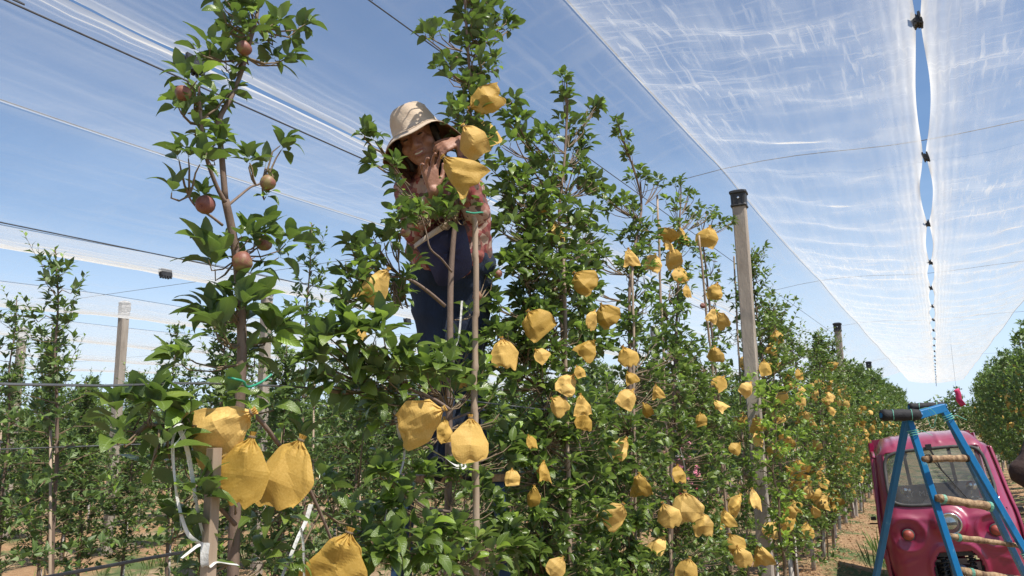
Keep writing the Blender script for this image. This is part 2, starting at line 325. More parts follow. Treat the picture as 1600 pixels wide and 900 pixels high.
# ------------------------------------------------------------------ mesh builder
class MB:
    def __init__(s): s.v = []; s.f = []; s.n = 0; s.mi = []; s.cur = 0
    def add(s, verts, faces):
        s.v.extend([tuple(p) for p in verts]); s.f.extend([tuple(i + s.n for i in f) for f in faces])
        s.mi.extend([s.cur] * len(faces)); s.n += len(verts); return s
    def box(s, c, size, rot=None, taper=1.0):
        c = Vector(c); x, y, z = [q / 2 for q in size]; vs = []
        for dz in (-1, 1):
            k = taper if dz > 0 else 1.0
            for dx, dy in ((-1, -1), (1, -1), (1, 1), (-1, 1)):
                p = Vector((dx * x * k, dy * y * k, dz * z)); p = rot @ p if rot else p; vs.append(c + p)
        return s.add(vs, [(3, 2, 1, 0), (4, 5, 6, 7), (0, 1, 5, 4), (1, 2, 6, 5), (2, 3, 7, 6), (3, 0, 4, 7)])
    def bar(s, a, b, wx, wy, up=(0, 0, 1), bev=0.12):
        a = Vector(a); b = Vector(b); d = (b - a).normalized(); u = Vector(up); x = d.cross(u)
        if x.length < 1e-4: x = d.cross(Vector((1, 0, 0)))
        x.normalize(); y = x.cross(d); k = bev
        pr = [(-1, -1 + k), (-1 + k, -1), (1 - k, -1), (1, -1 + k), (1, 1 - k), (1 - k, 1), (-1 + k, 1), (-1, 1 - k)]
        vs = [q + x * (i * wx / 2) + y * (j * wy / 2) for q in (a, b) for i, j in pr]
        return s.add(vs, [tuple(range(7, -1, -1)), tuple(range(8, 16))] + [(i, (i + 1) % 8, 8 + (i + 1) % 8, 8 + i) for i in range(8)])
    def tube(s, pts, rad, seg=6, cap=True):
        pts = [Vector(p) for p in pts]; n = len(pts)
        if not hasattr(rad, '__len__'): rad = [rad] * n
        vs = []; prev = None
        for i, p in enumerate(pts):
            d = (pts[min(i + 1, n - 1)] - pts[max(i - 1, 0)])
            d = d.normalized() if d.length > 1e-9 else Vector((0, 0, 1))
            if prev is None:
                x = d.orthogonal().normalized()
            else:
                x = prev - d * prev.dot(d); x = x.normalized() if x.length > 1e-6 else d.orthogonal().normalized()
            prev = x; y = d.cross(x)
            for k in range(seg):
                a = 2 * math.pi * k / seg; vs.append(p + (x * math.cos(a) + y * math.sin(a)) * rad[i])
        fs = [(i * seg + k, i * seg + (k + 1) % seg, (i + 1) * seg + (k + 1) % seg, (i + 1) * seg + k) for i in range(n - 1) for k in range(seg)]
        if cap: fs += [tuple(range(seg - 1, -1, -1)), tuple((n - 1) * seg + k for k in range(seg))]
        return s.add(vs, fs)
    def lathe(s, prof, seg=16, mat=None, caps=False):
        vs = []; mat = mat or Matrix.Identity(4)
        for r, z in prof:
            for k in range(seg):
                a = 2 * math.pi * k / seg; vs.append(mat @ Vector((r * math.cos(a), r * math.sin(a), z)))
        n = len(prof)
        fs = [(i * seg + k, i * seg + (k + 1) % seg, (i + 1) * seg + (k + 1) % seg, (i + 1) * seg + k) for i in range(n - 1) for k in range(seg)]
        if caps: fs += [tuple(range(seg - 1, -1, -1)), tuple((n - 1) * seg + k for k in range(seg))]
        return s.add(vs, fs)
    def ribbon(s, pts, width, side=None, twist=0.0):
        pts = [Vector(p) for p in pts]; vs = []; n = len(pts)
        for i, p in enumerate(pts):
            d = (pts[min(i + 1, n - 1)] - pts[max(i - 1, 0)]).normalized()
            x = Vector(side) if side else Vector((math.cos(0.9), math.sin(0.9), 0))
            x = Quaternion(d, twist * i / n) @ x; x = (x - d * x.dot(d)).normalized()
            nn = x.cross(d) * width * 0.07
            for q in (-1, 0, 1): vs.append(p + x * (width / 2 * q) + (nn if q == 0 else -nn))
        return s.add(vs, [(i * 3 + k, i * 3 + k + 1, i * 3 + k + 4, i * 3 + k + 3) for i in range(n - 1) for k in (0, 1)])
    def mesh(s, name, mats, smooth=False):
        me = bpy.data.meshes.new(name); me.from_pydata(s.v, [], s.f)
        if not isinstance(mats, (list, tuple)): mats = [mats]
        for m in mats: me.materials.append(m)
        if len(mats) > 1: me.polygons.foreach_set('material_index', s.mi)
        if smooth: me.polygons.foreach_set('use_smooth', [True] * len(me.polygons))
        me.update(); return me
    def build(s, name, mats, parent=None, smooth=False):
        return link(name, s.mesh(name, mats, smooth), parent)

def link(name, me, parent=None):
    o = bpy.data.objects.new(name, me); COL.objects.link(o)
    if parent is not None: o.parent = parent
    return o
_OW = 'zeroth first second third fourth fifth sixth seventh eighth ninth tenth eleventh twelfth thirteenth fourteenth fifteenth sixteenth seventeenth eighteenth nineteenth twentieth'.split()
def ow(n):
    if n <= 20: return _OW[n]
    return ('twenty-', 'thirty-', 'forty-')[n // 10 - 2] + _OW[n % 10] if n % 10 else ('', 'twentieth', 'thirtieth', 'fortieth')[n // 10]
def tag(o, label=None, cat=None, group=None, kind=None):
    if label: o['label'] = label
    if cat: o['category'] = cat
    if group: o['group'] = group
    if kind: o['kind'] = kind
    return o
def empty(name, loc=(0, 0, 0), rz=0.0):
    o = bpy.data.objects.new(name, None); COL.objects.link(o); o.location = loc; o.rotation_euler = (0, 0, rz)
    o.empty_display_size = 0.1
    return o
def world_child(o, parent):
    """a mesh whose vertices are world coordinates, parented to an empty with location only"""
    o.parent = parent; o.location = -Vector(parent.location); return o

def fast_mesh(name, V, F, mat, attrs=None, smooth=False):
    """V (n,3), F (m,k) numpy"""
    me = bpy.data.meshes.new(name); V = np.asarray(V, dtype=np.float32); F = np.asarray(F, dtype=np.int32)
    me.vertices.add(len(V)); me.vertices.foreach_set('co', V.ravel())
    k = F.shape[1]; me.loops.add(F.size); me.loops.foreach_set('vertex_index', F.ravel())
    me.polygons.add(len(F)); me.polygons.foreach_set('loop_start', np.arange(0, F.size, k, dtype=np.int32))
    me.polygons.foreach_set('loop_total', np.full(len(F), k, dtype=np.int32))
    if smooth: me.polygons.foreach_set('use_smooth', np.ones(len(F), dtype=bool))
    me.update(calc_edges=True)
    for an, av in (attrs or {}).items():
        a = me.attributes.new(an, 'FLOAT', 'POINT'); a.data.foreach_set('value', np.asarray(av, dtype=np.float32))
    me.materials.append(mat); return me

# value noise on a grid, numpy
_tab = npr.rand(256, 256)
def vnoise(x, y):
    xi = np.floor(x).astype(int); yi = np.floor(y).astype(int); fx = x - xi; fy = y - yi
    fx = fx * fx * (3 - 2 * fx); fy = fy * fy * (3 - 2 * fy)
    g = lambda a, b: _tab[a % 256, b % 256]
    return (g(xi, yi) * (1 - fx) + g(xi + 1, yi) * fx) * (1 - fy) + (g(xi, yi + 1) * (1 - fx) + g(xi + 1, yi + 1) * fx) * fy
def fbm(x, y, o=4):
    s = 0; a = 0.5
    for i in range(o): s = s + a * vnoise(x * 2 ** i + 17 * i, y * 2 ** i + 5 * i); a *= 0.5
    return s

# ------------------------------------------------------------------ leaves
def leaf_geo(nl, wid, fold, curl, twist=0.0, wav=0.0, pet=0.16):
    """unit leaf along +Y, upper face +Z; serrated oval blade on a short stalk"""
    V = []; A = []; F = []
    for i in range(nl + 1):
        t = i / nl
        w_ = wid * (math.sin(math.pi * (t ** 0.90)) ** 0.72 if 0 < t < 1 else 0.0) * (1 - 0.10 * t)
        if 0 < i < nl and nl >= 6: w_ *= (1.04 if i % 2 else 0.95)
        ang = curl * t; yy = pet + (math.sin(ang) / curl * 1.0 if abs(curl) > 1e-3 else t); zz = -(1 - math.cos(ang)) / curl if abs(curl) > 1e-3 else 0
        tw = twist * t
        for q in (-1, 0, 1):
            zf = abs(q) * w_ * math.tan(fold) + wav * math.sin(t * 9 + q * 2) * abs(q) * 0.5
            x = q * w_; V.append((x * math.cos(tw), yy, zz + zf + x * math.sin(tw))); A.append((2 + q, t))
    for i in range(nl):
        for q in (0, 1):
            a = i * 3 + q; F.append((a, a + 1, a + 4, a + 3))
    # drop degenerate corners at the tips by nudging
    k = len(V); V += [(-0.012, 0, 0), (0.012, 0, 0), (0.010, pet, 0), (-0.010, pet, 0)]; A += [(2, 0)] * 4; F.append((k, k + 1, k + 2, k + 3))
    return np.array(V), np.array(F), np.array(A)
LEAF_HI = [leaf_geo(8, 0.225 + 0.03 * (i % 3), 0.14 + 0.15 * (i % 4), 0.40 + 0.26 * (i % 5), (-0.35, 0.2, 0.4, -0.1)[i % 4], 0.03) for i in range(10)]
LEAF_MD = [leaf_geo(5, 0.25 + 0.03 * (i % 3), 0.2 + 0.15 * (i % 3), 0.4 + 0.3 * (i % 4), (-0.3, 0.25)[i % 2], 0.02) for i in range(6)]
def _lo(w, f):
    V = np.array([(0, 0, 0), (-w, 0.55, w * f), (w, 0.50, w * f), (0, 1.12, -0.16), (0, 0.55, 0.05)])
    F = np.array([(0, 4, 1), (0, 2, 4), (4, 3, 1), (4, 2, 3)]); return V, F, np.array([(2, 0), (1, .5), (3, .5), (2, 1), (2, .5)])
LEAF_LO = [_lo(0.27, 0.4), _lo(0.31, 0.2), _lo(0.24, 0.6)]
def mesh_leafset(geos, mat, tagn):
    out = []
    for i, (V, F, A) in enumerate(geos):
        out.append(fast_mesh(tagn, V, F, mat, {'lx': A[:, 0], 'ly': A[:, 1]}, True))
    return out
LEAF_OBJ = {'leaf': mesh_leafset(LEAF_HI, M['leaf'], 'leaf'), 'young': mesh_leafset(LEAF_HI, M['leaf_young'], 'young_leaf')}

def leaf_frame(d, roll=0.0, upbias=1.0):
    d = d.normalized(); up = Vector((0, 0, 1)); n = up - d * up.dot(d)
    if n.length < 0.05: n = d.orthogonal()
    n.normalize(); n = Quaternion(d, roll) @ n; x = d.cross(n); return x, d, n

class Foliage:
    """leaf placements: (pos, x, y, z axes, size, young)"""
    def __init__(s): s.L = []
    def leaf(s, p, d, size, roll, young=False): 
        x, y, n = leaf_frame(d, roll); s.L.append((Vector(p), x, y, n, size, young))
    def rosette(s, p, axis, n, size, r, spread=1.0, youngf=0.06):
        axis = Vector(axis).normalized(); x = axis.orthogonal().normalized(); y = axis.cross(x); a0 = r.random() * 6.28
        for i in range(n):
            a = a0 + i * 2.399; t = (i + 0.5) / n
            el = R(14 + 62 * (1 - t)) * spread * r.uniform(0.75, 1.15)    # outer leaves lie flat, inner ones stand up
            el = R(88) - (R(88) - el) if el < R(88) else R(88)
            d = axis * math.cos(el) + (x * math.cos(a) + y * math.sin(a)) * math.sin(el)
            d.z += 0.16 - 0.34 * (1 - t) * r.random()
            sz = size * (0.65 + 0.45 * (1 - abs(t - 0.4))) * r.uniform(0.75, 1.12)
            s.leaf(Vector(p) + axis * (0.012 * i * size / 0.08 * 0.4), d, sz, r.gauss(0, 0.45), r.random() < (youngf * 3 if t > 0.8 else youngf * 0.3))
    def shoot(s, p, d, length, size, r, gap=0.028):
        d = Vector(d).normalized(); n = max(3, int(length / gap)); x = d.orthogonal().normalized(); y = d.cross(x); a0 = r.random() * 6.28
        pts = []
        bend = Vector((r.uniform(-1, 1), r.uniform(-1, 1), 0.3)) * 0.25
        for i in range(n + 1):
            t = i / n; q = Vector(p) + d * (length * t) + bend * (length * t * t * 0.5); pts.append(q)
            if i < 1: continue
            a = a0 + i * 2.3; el = R(62 - 36 * t); ld = d * math.cos(el) + (x * math.cos(a) + y * math.sin(a)) * math.sin(el)
            ld.z -= 0.15 * (1 - t)
            s.leaf(q, ld, size * (1.0 - 0.5 * t ** 2) * r.uniform(0.8, 1.1), r.gauss(0, 0.35), t > 0.85)
        return pts
    def merged(s, geos, mat, name, items=None):
        items = s.L if items is None else items
        if not items: return None
        VV = []; FF = []; AX = []; AY = []; off = 0; buckets = {}
        for i, it in enumerate(items): buckets.setdefault(i % len(geos), []).append(it)
        for b, its in buckets.items():
            V, F, A = geos[b]
            o = np.array([tuple(i[0]) for i in its]); X = np.array([tuple(i[1]) for i in its]); Y = np.array([tuple(i[2]) for i in its]); Z = np.array([tuple(i[3]) for i in its])
            sz = np.array([i[4] for i in its])[:, None, None]
            W = o[:, None, :] + sz * (V[None, :, 0:1] * X[:, None, :] + V[None, :, 1:2] * Y[:, None, :] + V[None, :, 2:3] * Z[:, None, :])
            nV = len(V); k = len(its)
            VV.append(W.reshape(-1, 3)); FF.append((F[None] + (np.arange(k) * nV)[:, None, None]).reshape(-1, F.shape[1]) + off)
            AX.append(np.tile(A[:, 0], k)); AY.append(np.tile(A[:, 1], k)); off += nV * k
        return fast_mesh(name, np.concatenate(VV), np.concatenate(FF), mat, {'lx': np.concatenate(AX), 'ly': np.concatenate(AY)}, len(geos[0][0]) > 6)

def smooth_path(pts, k=4):
    pts = [Vector(p) for p in pts]; out = []
    for i in range(len(pts) - 1):
        p0 = pts[max(i - 1, 0)]; p1 = pts[i]; p2 = pts[i + 1]; p3 = pts[min(i + 2, len(pts) - 1)]
        for j in range(k):
            t = j / k
            out.append(0.5 * ((2 * p1) + (-p0 + p2) * t + (2 * p0 - 5 * p1 + 4 * p2 - p3) * t * t + (-p0 + 3 * p1 - 3 * p2 + p3) * t ** 3))
    out.append(pts[-1]); return out

def grow(fol, wood, twig, r, base, H, width, z0=0.5, dens=1.0, leaf=0.075, lead=None, top=0.7, seg=5, trunk_r=0.020, toponly=0.0, bias=None):
    """apple spindle: central leader, short side limbs with leaf rosettes, upright shoots. Coordinates relative to base"""
    base = Vector(base)
    if lead is None:
        lead = [Vector((0, 0, 0))]; n = 9
        off = Vector((0, 0, 0))
        for i in range(1, n + 1):
            off = off * 0.75 + Vector((r.gauss(0, 0.016), r.gauss(0, 0.016), 0)); lead.append(Vector((off.x, off.y, H * i / n)))
    lead = smooth_path(lead, 3); m = len(lead)
    wood.tube([base + p for p in lead], [trunk_r * (1 - 0.86 * i / (m - 1)) + 0.001 for i in range(m)], seg + 2)
    zs = [p.z for p in lead]
    def at(z):
        for i in range(m - 1):
            if zs[i] <= z <= zs[i + 1]: return lead[i].lerp(lead[i + 1], (z - zs[i]) / max(1e-6, zs[i + 1] - zs[i]))
        return lead[-1]
    z = z0; a = r.random() * 6.28
    while z < H - 0.12:
        t = (z - z0) / (H - z0); a += 2.399 + r.gauss(0, 0.4)
        Lb = width(z) * r.uniform(0.55, 1.15)
        o = at(z); up = r.uniform(0.05, 0.75)
        d = Vector((math.cos(a), math.sin(a), up)).normalized()
        if bias is not None and r.random() < 0.3: d = (d + Vector(bias) * 0.8).normalized()
        if z > toponly and Lb > 0.05:
            k = max(2, int(Lb / 0.085)); pts = [base + o]; sag = r.uniform(-0.1, 0.35)
            for i in range(1, k + 1):
                u = i / k; q = base + o + d * (Lb * u) - Vector((0, 0, sag * Lb * u * u)) + Vector((r.gauss(0, 0.012), r.gauss(0, 0.012), r.gauss(0, 0.012)))
                pts.append(q)
                ax = (d * 0.5 + Vector((r.gauss(0, 0.6), r.gauss(0, 0.6), 0.75))).normalized()
                tipp = q + ax * r.uniform(0.01, 0.05)
                twig.tube([q, tipp], [0.0022, 0.0015], 3, False)
                fol.rosette(tipp, ax, r.choice((4, 5, 6, 7)), leaf, r)
            twig.tube(pts, [0.0055 - 0.0035 * i / k for i in range(k + 1)], seg - 1 if seg > 3 else 3, False)
            if r.random() < 0.55:
                sh = fol.shoot(pts[-1], (d + Vector((0, 0, 0.9 + r.random()))), r.uniform(0.10, 0.30), leaf * 0.95, r)
                twig.tube([sh[0], sh[len(sh) // 2], sh[-1]], [0.002, 0.0016, 0.001], 3, False)
        if r.random() < 0.5: fol.rosette(base + o, Vector((math.cos(a + 2), math.sin(a + 2), 0.6)), 5, leaf * 0.85, r)
        z += (0.062 if t < 0.75 else 0.05) / dens * r.uniform(0.6, 1.4)
    p1 = at(H - top * 0.5); n = int(top * 0.5 / 0.022)
    for i in range(n):
        q = base + p1.lerp(lead[-1], i / n); aa = i * 2.4; e = 0.6 + 0.9 * i / n
        fol.leaf(q, Vector((math.cos(aa), math.sin(aa), e)), leaf * (1 - 0.45 * i / n) * r.uniform(0.8, 1.1), r.gauss(0, 0.3), i > n * 0.85)

def apple_mesh():
    prof = [(0.0005, -0.36), (0.12, -0.42), (0.26, -0.40), (0.40, -0.26), (0.49, -0.05), (0.50, 0.12), (0.44, 0.30), (0.30, 0.42), (0.15, 0.44), (0.06, 0.38), (0.0005, 0.32)]
    m = MB().lathe(prof, 14); m.tube([(0, 0, 0.3), (0.03, 0, 0.62)], [0.03, 0.02], 4)
    m.lathe([(0.001, -0.44), (0.06, -0.42), (0.04, -0.37)], 6)
    return m.mesh('apple', M['apple'], True)
APPLE = apple_mesh()

# ------------------------------------------------------------------ the setting: ground
def ground():
    xs = np.concatenate([np.array([-900, -300, -120, -60]), np.arange(-40, 12, 0.30), np.array([15, 30, 80, 300, 900])])
    ys = np.concatenate([np.array([-300, -60, -15]), np.arange(-6, 30, 0.30), np.arange(30, 90, 1.5), np.array([120, 250, 600, 1500])])
    X, Y = np.meshgrid(xs, ys); Z = 0.07 * (fbm(X * 0.6 + 90, Y * 0.6 + 90, 3) - 0.5) + 0.03 * (vnoise(X * 2.4 + 50, Y * 2.4 + 50) - 0.5)
    ph = np.abs(((X + 1.6) / 3.3 + 0.5) % 1.0 - 0.5); Z += 0.10 * np.exp(-(ph / 0.14) ** 2)      # low bund along each tree row
    Z = np.where((np.abs(X) > 60) | (Y > 110), 0, Z) - 0.05
    V = np.stack([X.ravel(), Y.ravel(), Z.ravel()], 1); nx = len(xs); ny = len(ys)
    i, j = np.meshgrid(np.arange(ny - 1), np.arange(nx - 1), indexing='ij'); a = (i * nx + j).ravel()
    F = np.stack([a, a + 1, a + nx + 1, a + nx], 1)
    o = link('ground', fast_mesh('ground', V, F, M['soil'], smooth=True)); tag(o, kind='structure')
ground()
def gz(x, y): 
    ph = abs(((x + 1.6) / 3.3 + 0.5) % 1.0 - 0.5); return 0.10 * math.exp(-(ph / 0.14) ** 2) - 0.05

# loose straw and dry leaves under the rows, grass tufts between
def litter():
    r = random.Random(3); f = Foliage(); g = Foliage()
    for i in range(26000):
        k = r.choice((0, 0, 0, 0, 1, 1, -1, 2)); Y = 2 + 26 * r.random() ** 1.5; X = (-1.6 - 3.3 * k) + r.gauss(0, 0.55)
        if k == -1: X = 1.7 + r.gauss(0, .5)
        p = Vector((X, Y, gz(X, Y) + r.random() * 0.03)); d = Vector((r.gauss(0, 1), r.gauss(0, 1), r.uniform(0, 0.5)))
        f.L.append((p,) + leaf_frame(d, r.gauss(0, 0.8)) + (r.uniform(0.02, 0.055), False))
    me = f.merged([LEAF_LO[2]], M['straw'], 'straw_litter'); tag(link('straw_litter', me), kind='stuff', label='dry orange straw and fallen leaves lying under the tree rows', cat='straw')
    for i in range(3200):
        k = r.choice((0, 1, 1, 1, 2, 2, 3)); Y = 1.5 + 24 * r.random() ** 1.3; X = (0.15 - 3.3 * k) + r.uniform(-1.1, 1.1)
        if vnoise(np.array([X * 0.8 + 30]), np.array([Y * 0.6 + 30]))[0] < 0.5: continue
        s = r.uniform(0.06, 0.22) if r.random() < 0.9 else 0.4
        for q in range(14):
            a = r.random() * 6.28; d = Vector((math.cos(a) * 0.5, math.sin(a) * 0.5, 1)); rr = r.random() * 0.1
            x, y, n = leaf_frame(d, r.gauss(0, 1)); g.L.append((Vector((X + math.cos(a) * rr, Y + math.sin(a) * rr, gz(X, Y))), x * 0.12, y, n * 0.12, s * r.uniform(0.6, 1.1), False))
    me = g.merged([LEAF_LO[0]], M['grass'], 'grass'); tag(link('grass', me), kind='stuff', label='short green and yellow grass tufts in the lanes between rows', cat='grass')
litter()

# ------------------------------------------------------------------ net roof
ROWS = [-1.6 - 3.3 * k for k in range(9)]
RZ = PX(1155, 301, -1.6).z + 0.04; SZ = RZ - 0.20; print('RZ', RZ)
def net_half(xr, xs, zs, Y0, Y1, mat, label, seamY, gapmax, rip, seed, fine=0.05, zr=None):
    zr = RZ if zr is None else zr
    ys = [Y0]
    while ys[-1] < Y1: ys.append(ys[-1] + max(fine, 0.012 * abs(ys[-1]) + 0.01))
    ys = np.array(ys); n = 44; u = np.concatenate([np.linspace(0, 0.1, 5)[:-1], np.linspace(0.1, 0.8, n - 20), np.linspace(0.8, 1.0, 17)[1:]])
    U, Y = np.meshgrid(u, ys); sgn = 1 if xs > xr else -1
    ph = (Y - seamY[0]) / seamY[1]; sc = np.abs(np.sin(np.pi * ph)) ** 1.4
    gap = 0.012 + gapmax * sc * (0.6 + 0.8 * vnoise(np.floor(ph) * 3.1 + seed, ph * 0 + 2.0))
    W = abs(xs - xr) - gap
    X = xr + sgn * W * U
    span = 0.045 * np.sin(np.pi * ((Y - 7.0) / 7.3 % 1.0))
    Z = zr + (zs - zr) * U ** 1.15 - span - 0.05 * np.sin(np.pi * U) + 0.02 * sc * U ** 3
    D = np.abs(X - xs)
    a = vnoise(X * 5 + seed * 7, Y * 1.5 + seed) - 0.5; b = fbm(X * 3 + seed, Y * 7 + seed * 3 + 1.2 * np.sin(X * 1.6), 3) - 0.5
    Z = Z + rip * (0.070 * b + 0.03 * a) * np.sin(np.pi * np.clip(U, 0, 1)) ** 0.4
    if rip > 0.9: Z = Z + 0.020 * np.sin(2 * np.pi * (Y / 1.05 + 0.22 * np.sin(U * 5 + seed))) * np.sin(np.pi * U) ** 0.7
    Z = Z + 0.016 * np.exp(-D / 0.22) * np.sin(D * 2 * np.pi / 0.055 + 2.2 * vnoise(Y * 1.2 + seed, X * 0 + 3)) * (1 - np.exp(-D / 0.02))
    g = 0.24 * np.exp(-(D - gap) / 0.10) + 0.22 * np.exp(-(D - gap) / 0.010) + 0.05 * np.exp(-(D - gap) / 0.5) + 0.12 * np.exp(-np.abs(X - xr) / 0.045)
    g = g * (0.45 + 1.1 * vnoise(D * 34 + seed, Y * 0.8))
    V = np.stack([X.ravel(), Y.ravel(), Z.ravel()], 1); nx = len(u); ny = len(ys)
    i, j = np.meshgrid(np.arange(ny - 1), np.arange(nx - 1), indexing='ij'); q = (i * nx + j).ravel()
    F = np.stack([q, q + 1, q + nx + 1, q + nx], 1)
    o = link('hail_net', fast_mesh('hail_net', V, F, mat, {'gather': g.ravel()}, smooth=True))
    tag(o, label, 'net', 'hail nets over the orchard'); return o
def _seamY(py):
    v = ray(1450, py); return v.y * (SZ - CAMZ) / v.z
SY0 = _seamY(18); SST = _seamY(238) - SY0; print('seam', SY0, SST)
RIDGE = [RZ, PX(270, 240, -4.9).z] ; RIDGE += [RIDGE[1] + .05] * 8
SEAMZ = [PX(310, 88, -3.25).z, (PX(263, 421, -6.55).z + PX(640, 498, -6.55).z) / 2]; SEAMZ += [SEAMZ[1]] * 6
print('ridges', RIDGE[:3], 'seams', SEAMZ[:3])
ORD = ['second', 'third', 'fourth', 'fifth', 'sixth', 'seventh']
net_half(-1.6, 0.12, SZ, -3, 62, M['net_lane'], 'rippled white hail net left of the clip seam', (SY0, SST), 0.038, 1.0, 1)
net_half(1.85, 0.12, SZ, -3, 62, M['net_lane'], 'rippled white hail net right of the clip seam', (SY0, SST), 0.038, 1.0, 2)
seams = []
for k in range(6):
    xr0, xr1 = ROWS[k], ROWS[k + 1]; xs = (xr0 + xr1) / 2; zs = SEAMZ[k]
    seams.append((xs, zs))
    nm = ['next to the worker', 'crossing low behind the foremost tree', 'third from the worker towards the horizon', 'fourth from the worker towards the horizon', 'fifth from the worker towards the horizon', 'farthest one at the left, just above the trees'][k]
    net_half(xr0, xs, zs, -3, 48, M['net_left'], 'near half of the sheer net ' + nm, (0.0 if k == 0 else 1.0, 2.1), 0.012, 0.55, 3 + 2 * k, 0.09, RIDGE[k])
    net_half(xr1, xs, zs, -3, 48, M['net_left'], 'far half of the sheer net ' + nm, (0.0 if k == 0 else 1.0, 2.1), 0.012, 0.55, 4 + 2 * k, 0.09, RIDGE[k + 1])

def jaw_mesh():
    m = MB()
    m.box((0, 0, 0), (0.012, 0.085, 0.055))
    for i in range(4): m.box((0.011, -0.032 + 0.021 * i, -0.012), (0.012, 0.011, 0.050)); m.box((0, -0.032 + 0.021 * i, -0.035), (0.010, 0.012, 0.018))
    return m.mesh('jaw', M['black_plastic'])
JAW = jaw_mesh()
pinm = MB().tube([(-0.022, 0, 0.0), (0.022, 0, 0.0)], 0.005, 6).mesh('pin', M['steel_wire'])
def clip(x, y, z, label, s=1.0):
    e = empty('net_clip', (x, y, z)); e.scale = (s, s, s); e.rotation_euler.z = rng.gauss(0, 0.06)
    tag(e, label, 'clip', 'black clips joining the hail nets')
    for q in (-1, 1):
        j = link('jaw', JAW, e); j.location = (0.016 * q, 0, 0); j.rotation_euler = (0, 0.22 * q, 0 if q < 0 else math.pi)
    link('pin', pinm, e)
def ordn(n):
    return 'nearest' if n == 1 else ow(n) + ' nearest'
for i in range(26):
    clip(0.12 + rng.gauss(0, 0.006), SY0 + SST * i, SZ - 0.03, ordn(i + 1) + ' black net clip on the seam above the vehicle')
for k, (px, py) in ((0, (310, 88)), (1, (263, 421)), (1, (640, 498))):
    xs, zs = seams[k]; p = PX(px, py, xs + .10)
    clip(xs + .06, p.y, p.z - .03, ['black net clip gripping the bright seam beside the foremost tree', 'small black net clip on the low seam left of the foremost tree', 'small black net clip on the low seam just left of the worker\'s leg'][0 if k == 0 else (1 if px < 400 else 2)], 1.3)
for px, py in ((453, 534), (120, 0)):
    if py == 0: continue
    xs = seams[2][0]; p = PX(px, py, xs); clip(xs, p.y, p.z, 'tiny black net clip behind the concrete post right of the foremost tree', 1.2)

def wire(pts, rad, label, mat='wire', group='wires of the net roof and trellis'):
    o = MB().tube(smooth_path(pts, 6), rad, 5).build('wire', M[mat]); tag(o, label, 'wire', group); return o
def rowwire(x, z, y0, y1, rad, label, sag=0.03, step=7.3, mat='wire', ph=7.0):
    pts = [(x, y0, z)]; y = y0
    while y < y1:
        y += step / 4; pts.append((x, y, z - sag * math.sin(math.pi * ((y - ph) / step % 1.0))))
    return wire(pts, rad, label, mat)
rowwire(-1.6, RZ + 0.012, -2.5, 60, 0.004, 'dark ridge wire running to the cap of the tall concrete post', 0.045)
rowwire(1.85, RZ + 0.012, -2.5, 60, 0.004, 'ridge wire over the right-hand tree row', 0.045)
p = PX(20, -2, -2.7); p2 = PX(555, 243, -2.7)
wire([Vector((-2.7, -1, p.z)), p, p2, Vector((-2.7, 30, p2.z))], 0.004, 'black wire crossing the sky from the top left corner to the worker\'s hat')
p = PX(5, 348, -5.4); p2 = PX(338, 416, -5.4)
wire([Vector((-5.4, 0, p.z)), p, p2, Vector((-5.4, 40, p2.z))], 0.005, 'thin black wire above the low net seam at the left')
p = PX(582, 0, -2.0); p2 = PX(640, 46, -2.0)
wire([p + Vector((0, -1, 0)), p, p2, Vector((-2.0, 20, p2.z + 0.1))], 0.0035, 'thin wire between the foremost tree top and the worker\'s tree')
for k, xr in enumerate(ROWS[1:6]): rowwire(xr, RIDGE[k + 1] + 0.012, -2, 46, 0.004, 'ridge wire over the ' + ORD[k] + ' tree row from the camera', 0.045)
for k, yy in enumerate((7.25, 14.5, 22, 37)):
    wire([(-30, yy, RIDGE[3]), (-14, yy, RIDGE[3]), (-4.9, yy, RIDGE[1] + .03), (-1.6, yy, RZ + 0.035), (0.1, yy, RZ - 0.02), (1.85, yy, RZ + 0.035), (6, yy, RZ)], 0.0035,
         'cross wire over the lane, ' + ('nearest, from the tall post' if k == 0 else ordn(k + 1)))
# trellis wires and the drip hose
pa = PX(4, 602, ROWS[0]); pb = PX(560, 612, ROWS[0])
wire([Vector((-1.55, -1, pa.z)), Vector((-1.55, pa.y, pa.z)), Vector((-1.55, pb.y, pb.z)), Vector((-1.6, 7, 2.0)), Vector((-1.6, 30, 2.0))], 0.003, 'grey trellis wire passing behind the foremost trunk at head height', 'steel_wire')
pa = PX(4, 691, -4.9); pb = PX(250, 693, -4.9)
wire([Vector((-4.9, 0, pa.z)), pa, pb, Vector((-4.9, 30, pb.z))], 0.004, 'green-grey trellis wire across the second row', 'steel_wire')
wire([PX(-30, 921, -3.9), PX(83, 900, -3.9), PX(160, 886, -3.9), PX(239, 871, -3.9), PX(330, 856, -4.1)], 0.010, 'black drip hose sagging over the grass at the bottom left', 'black_plastic')

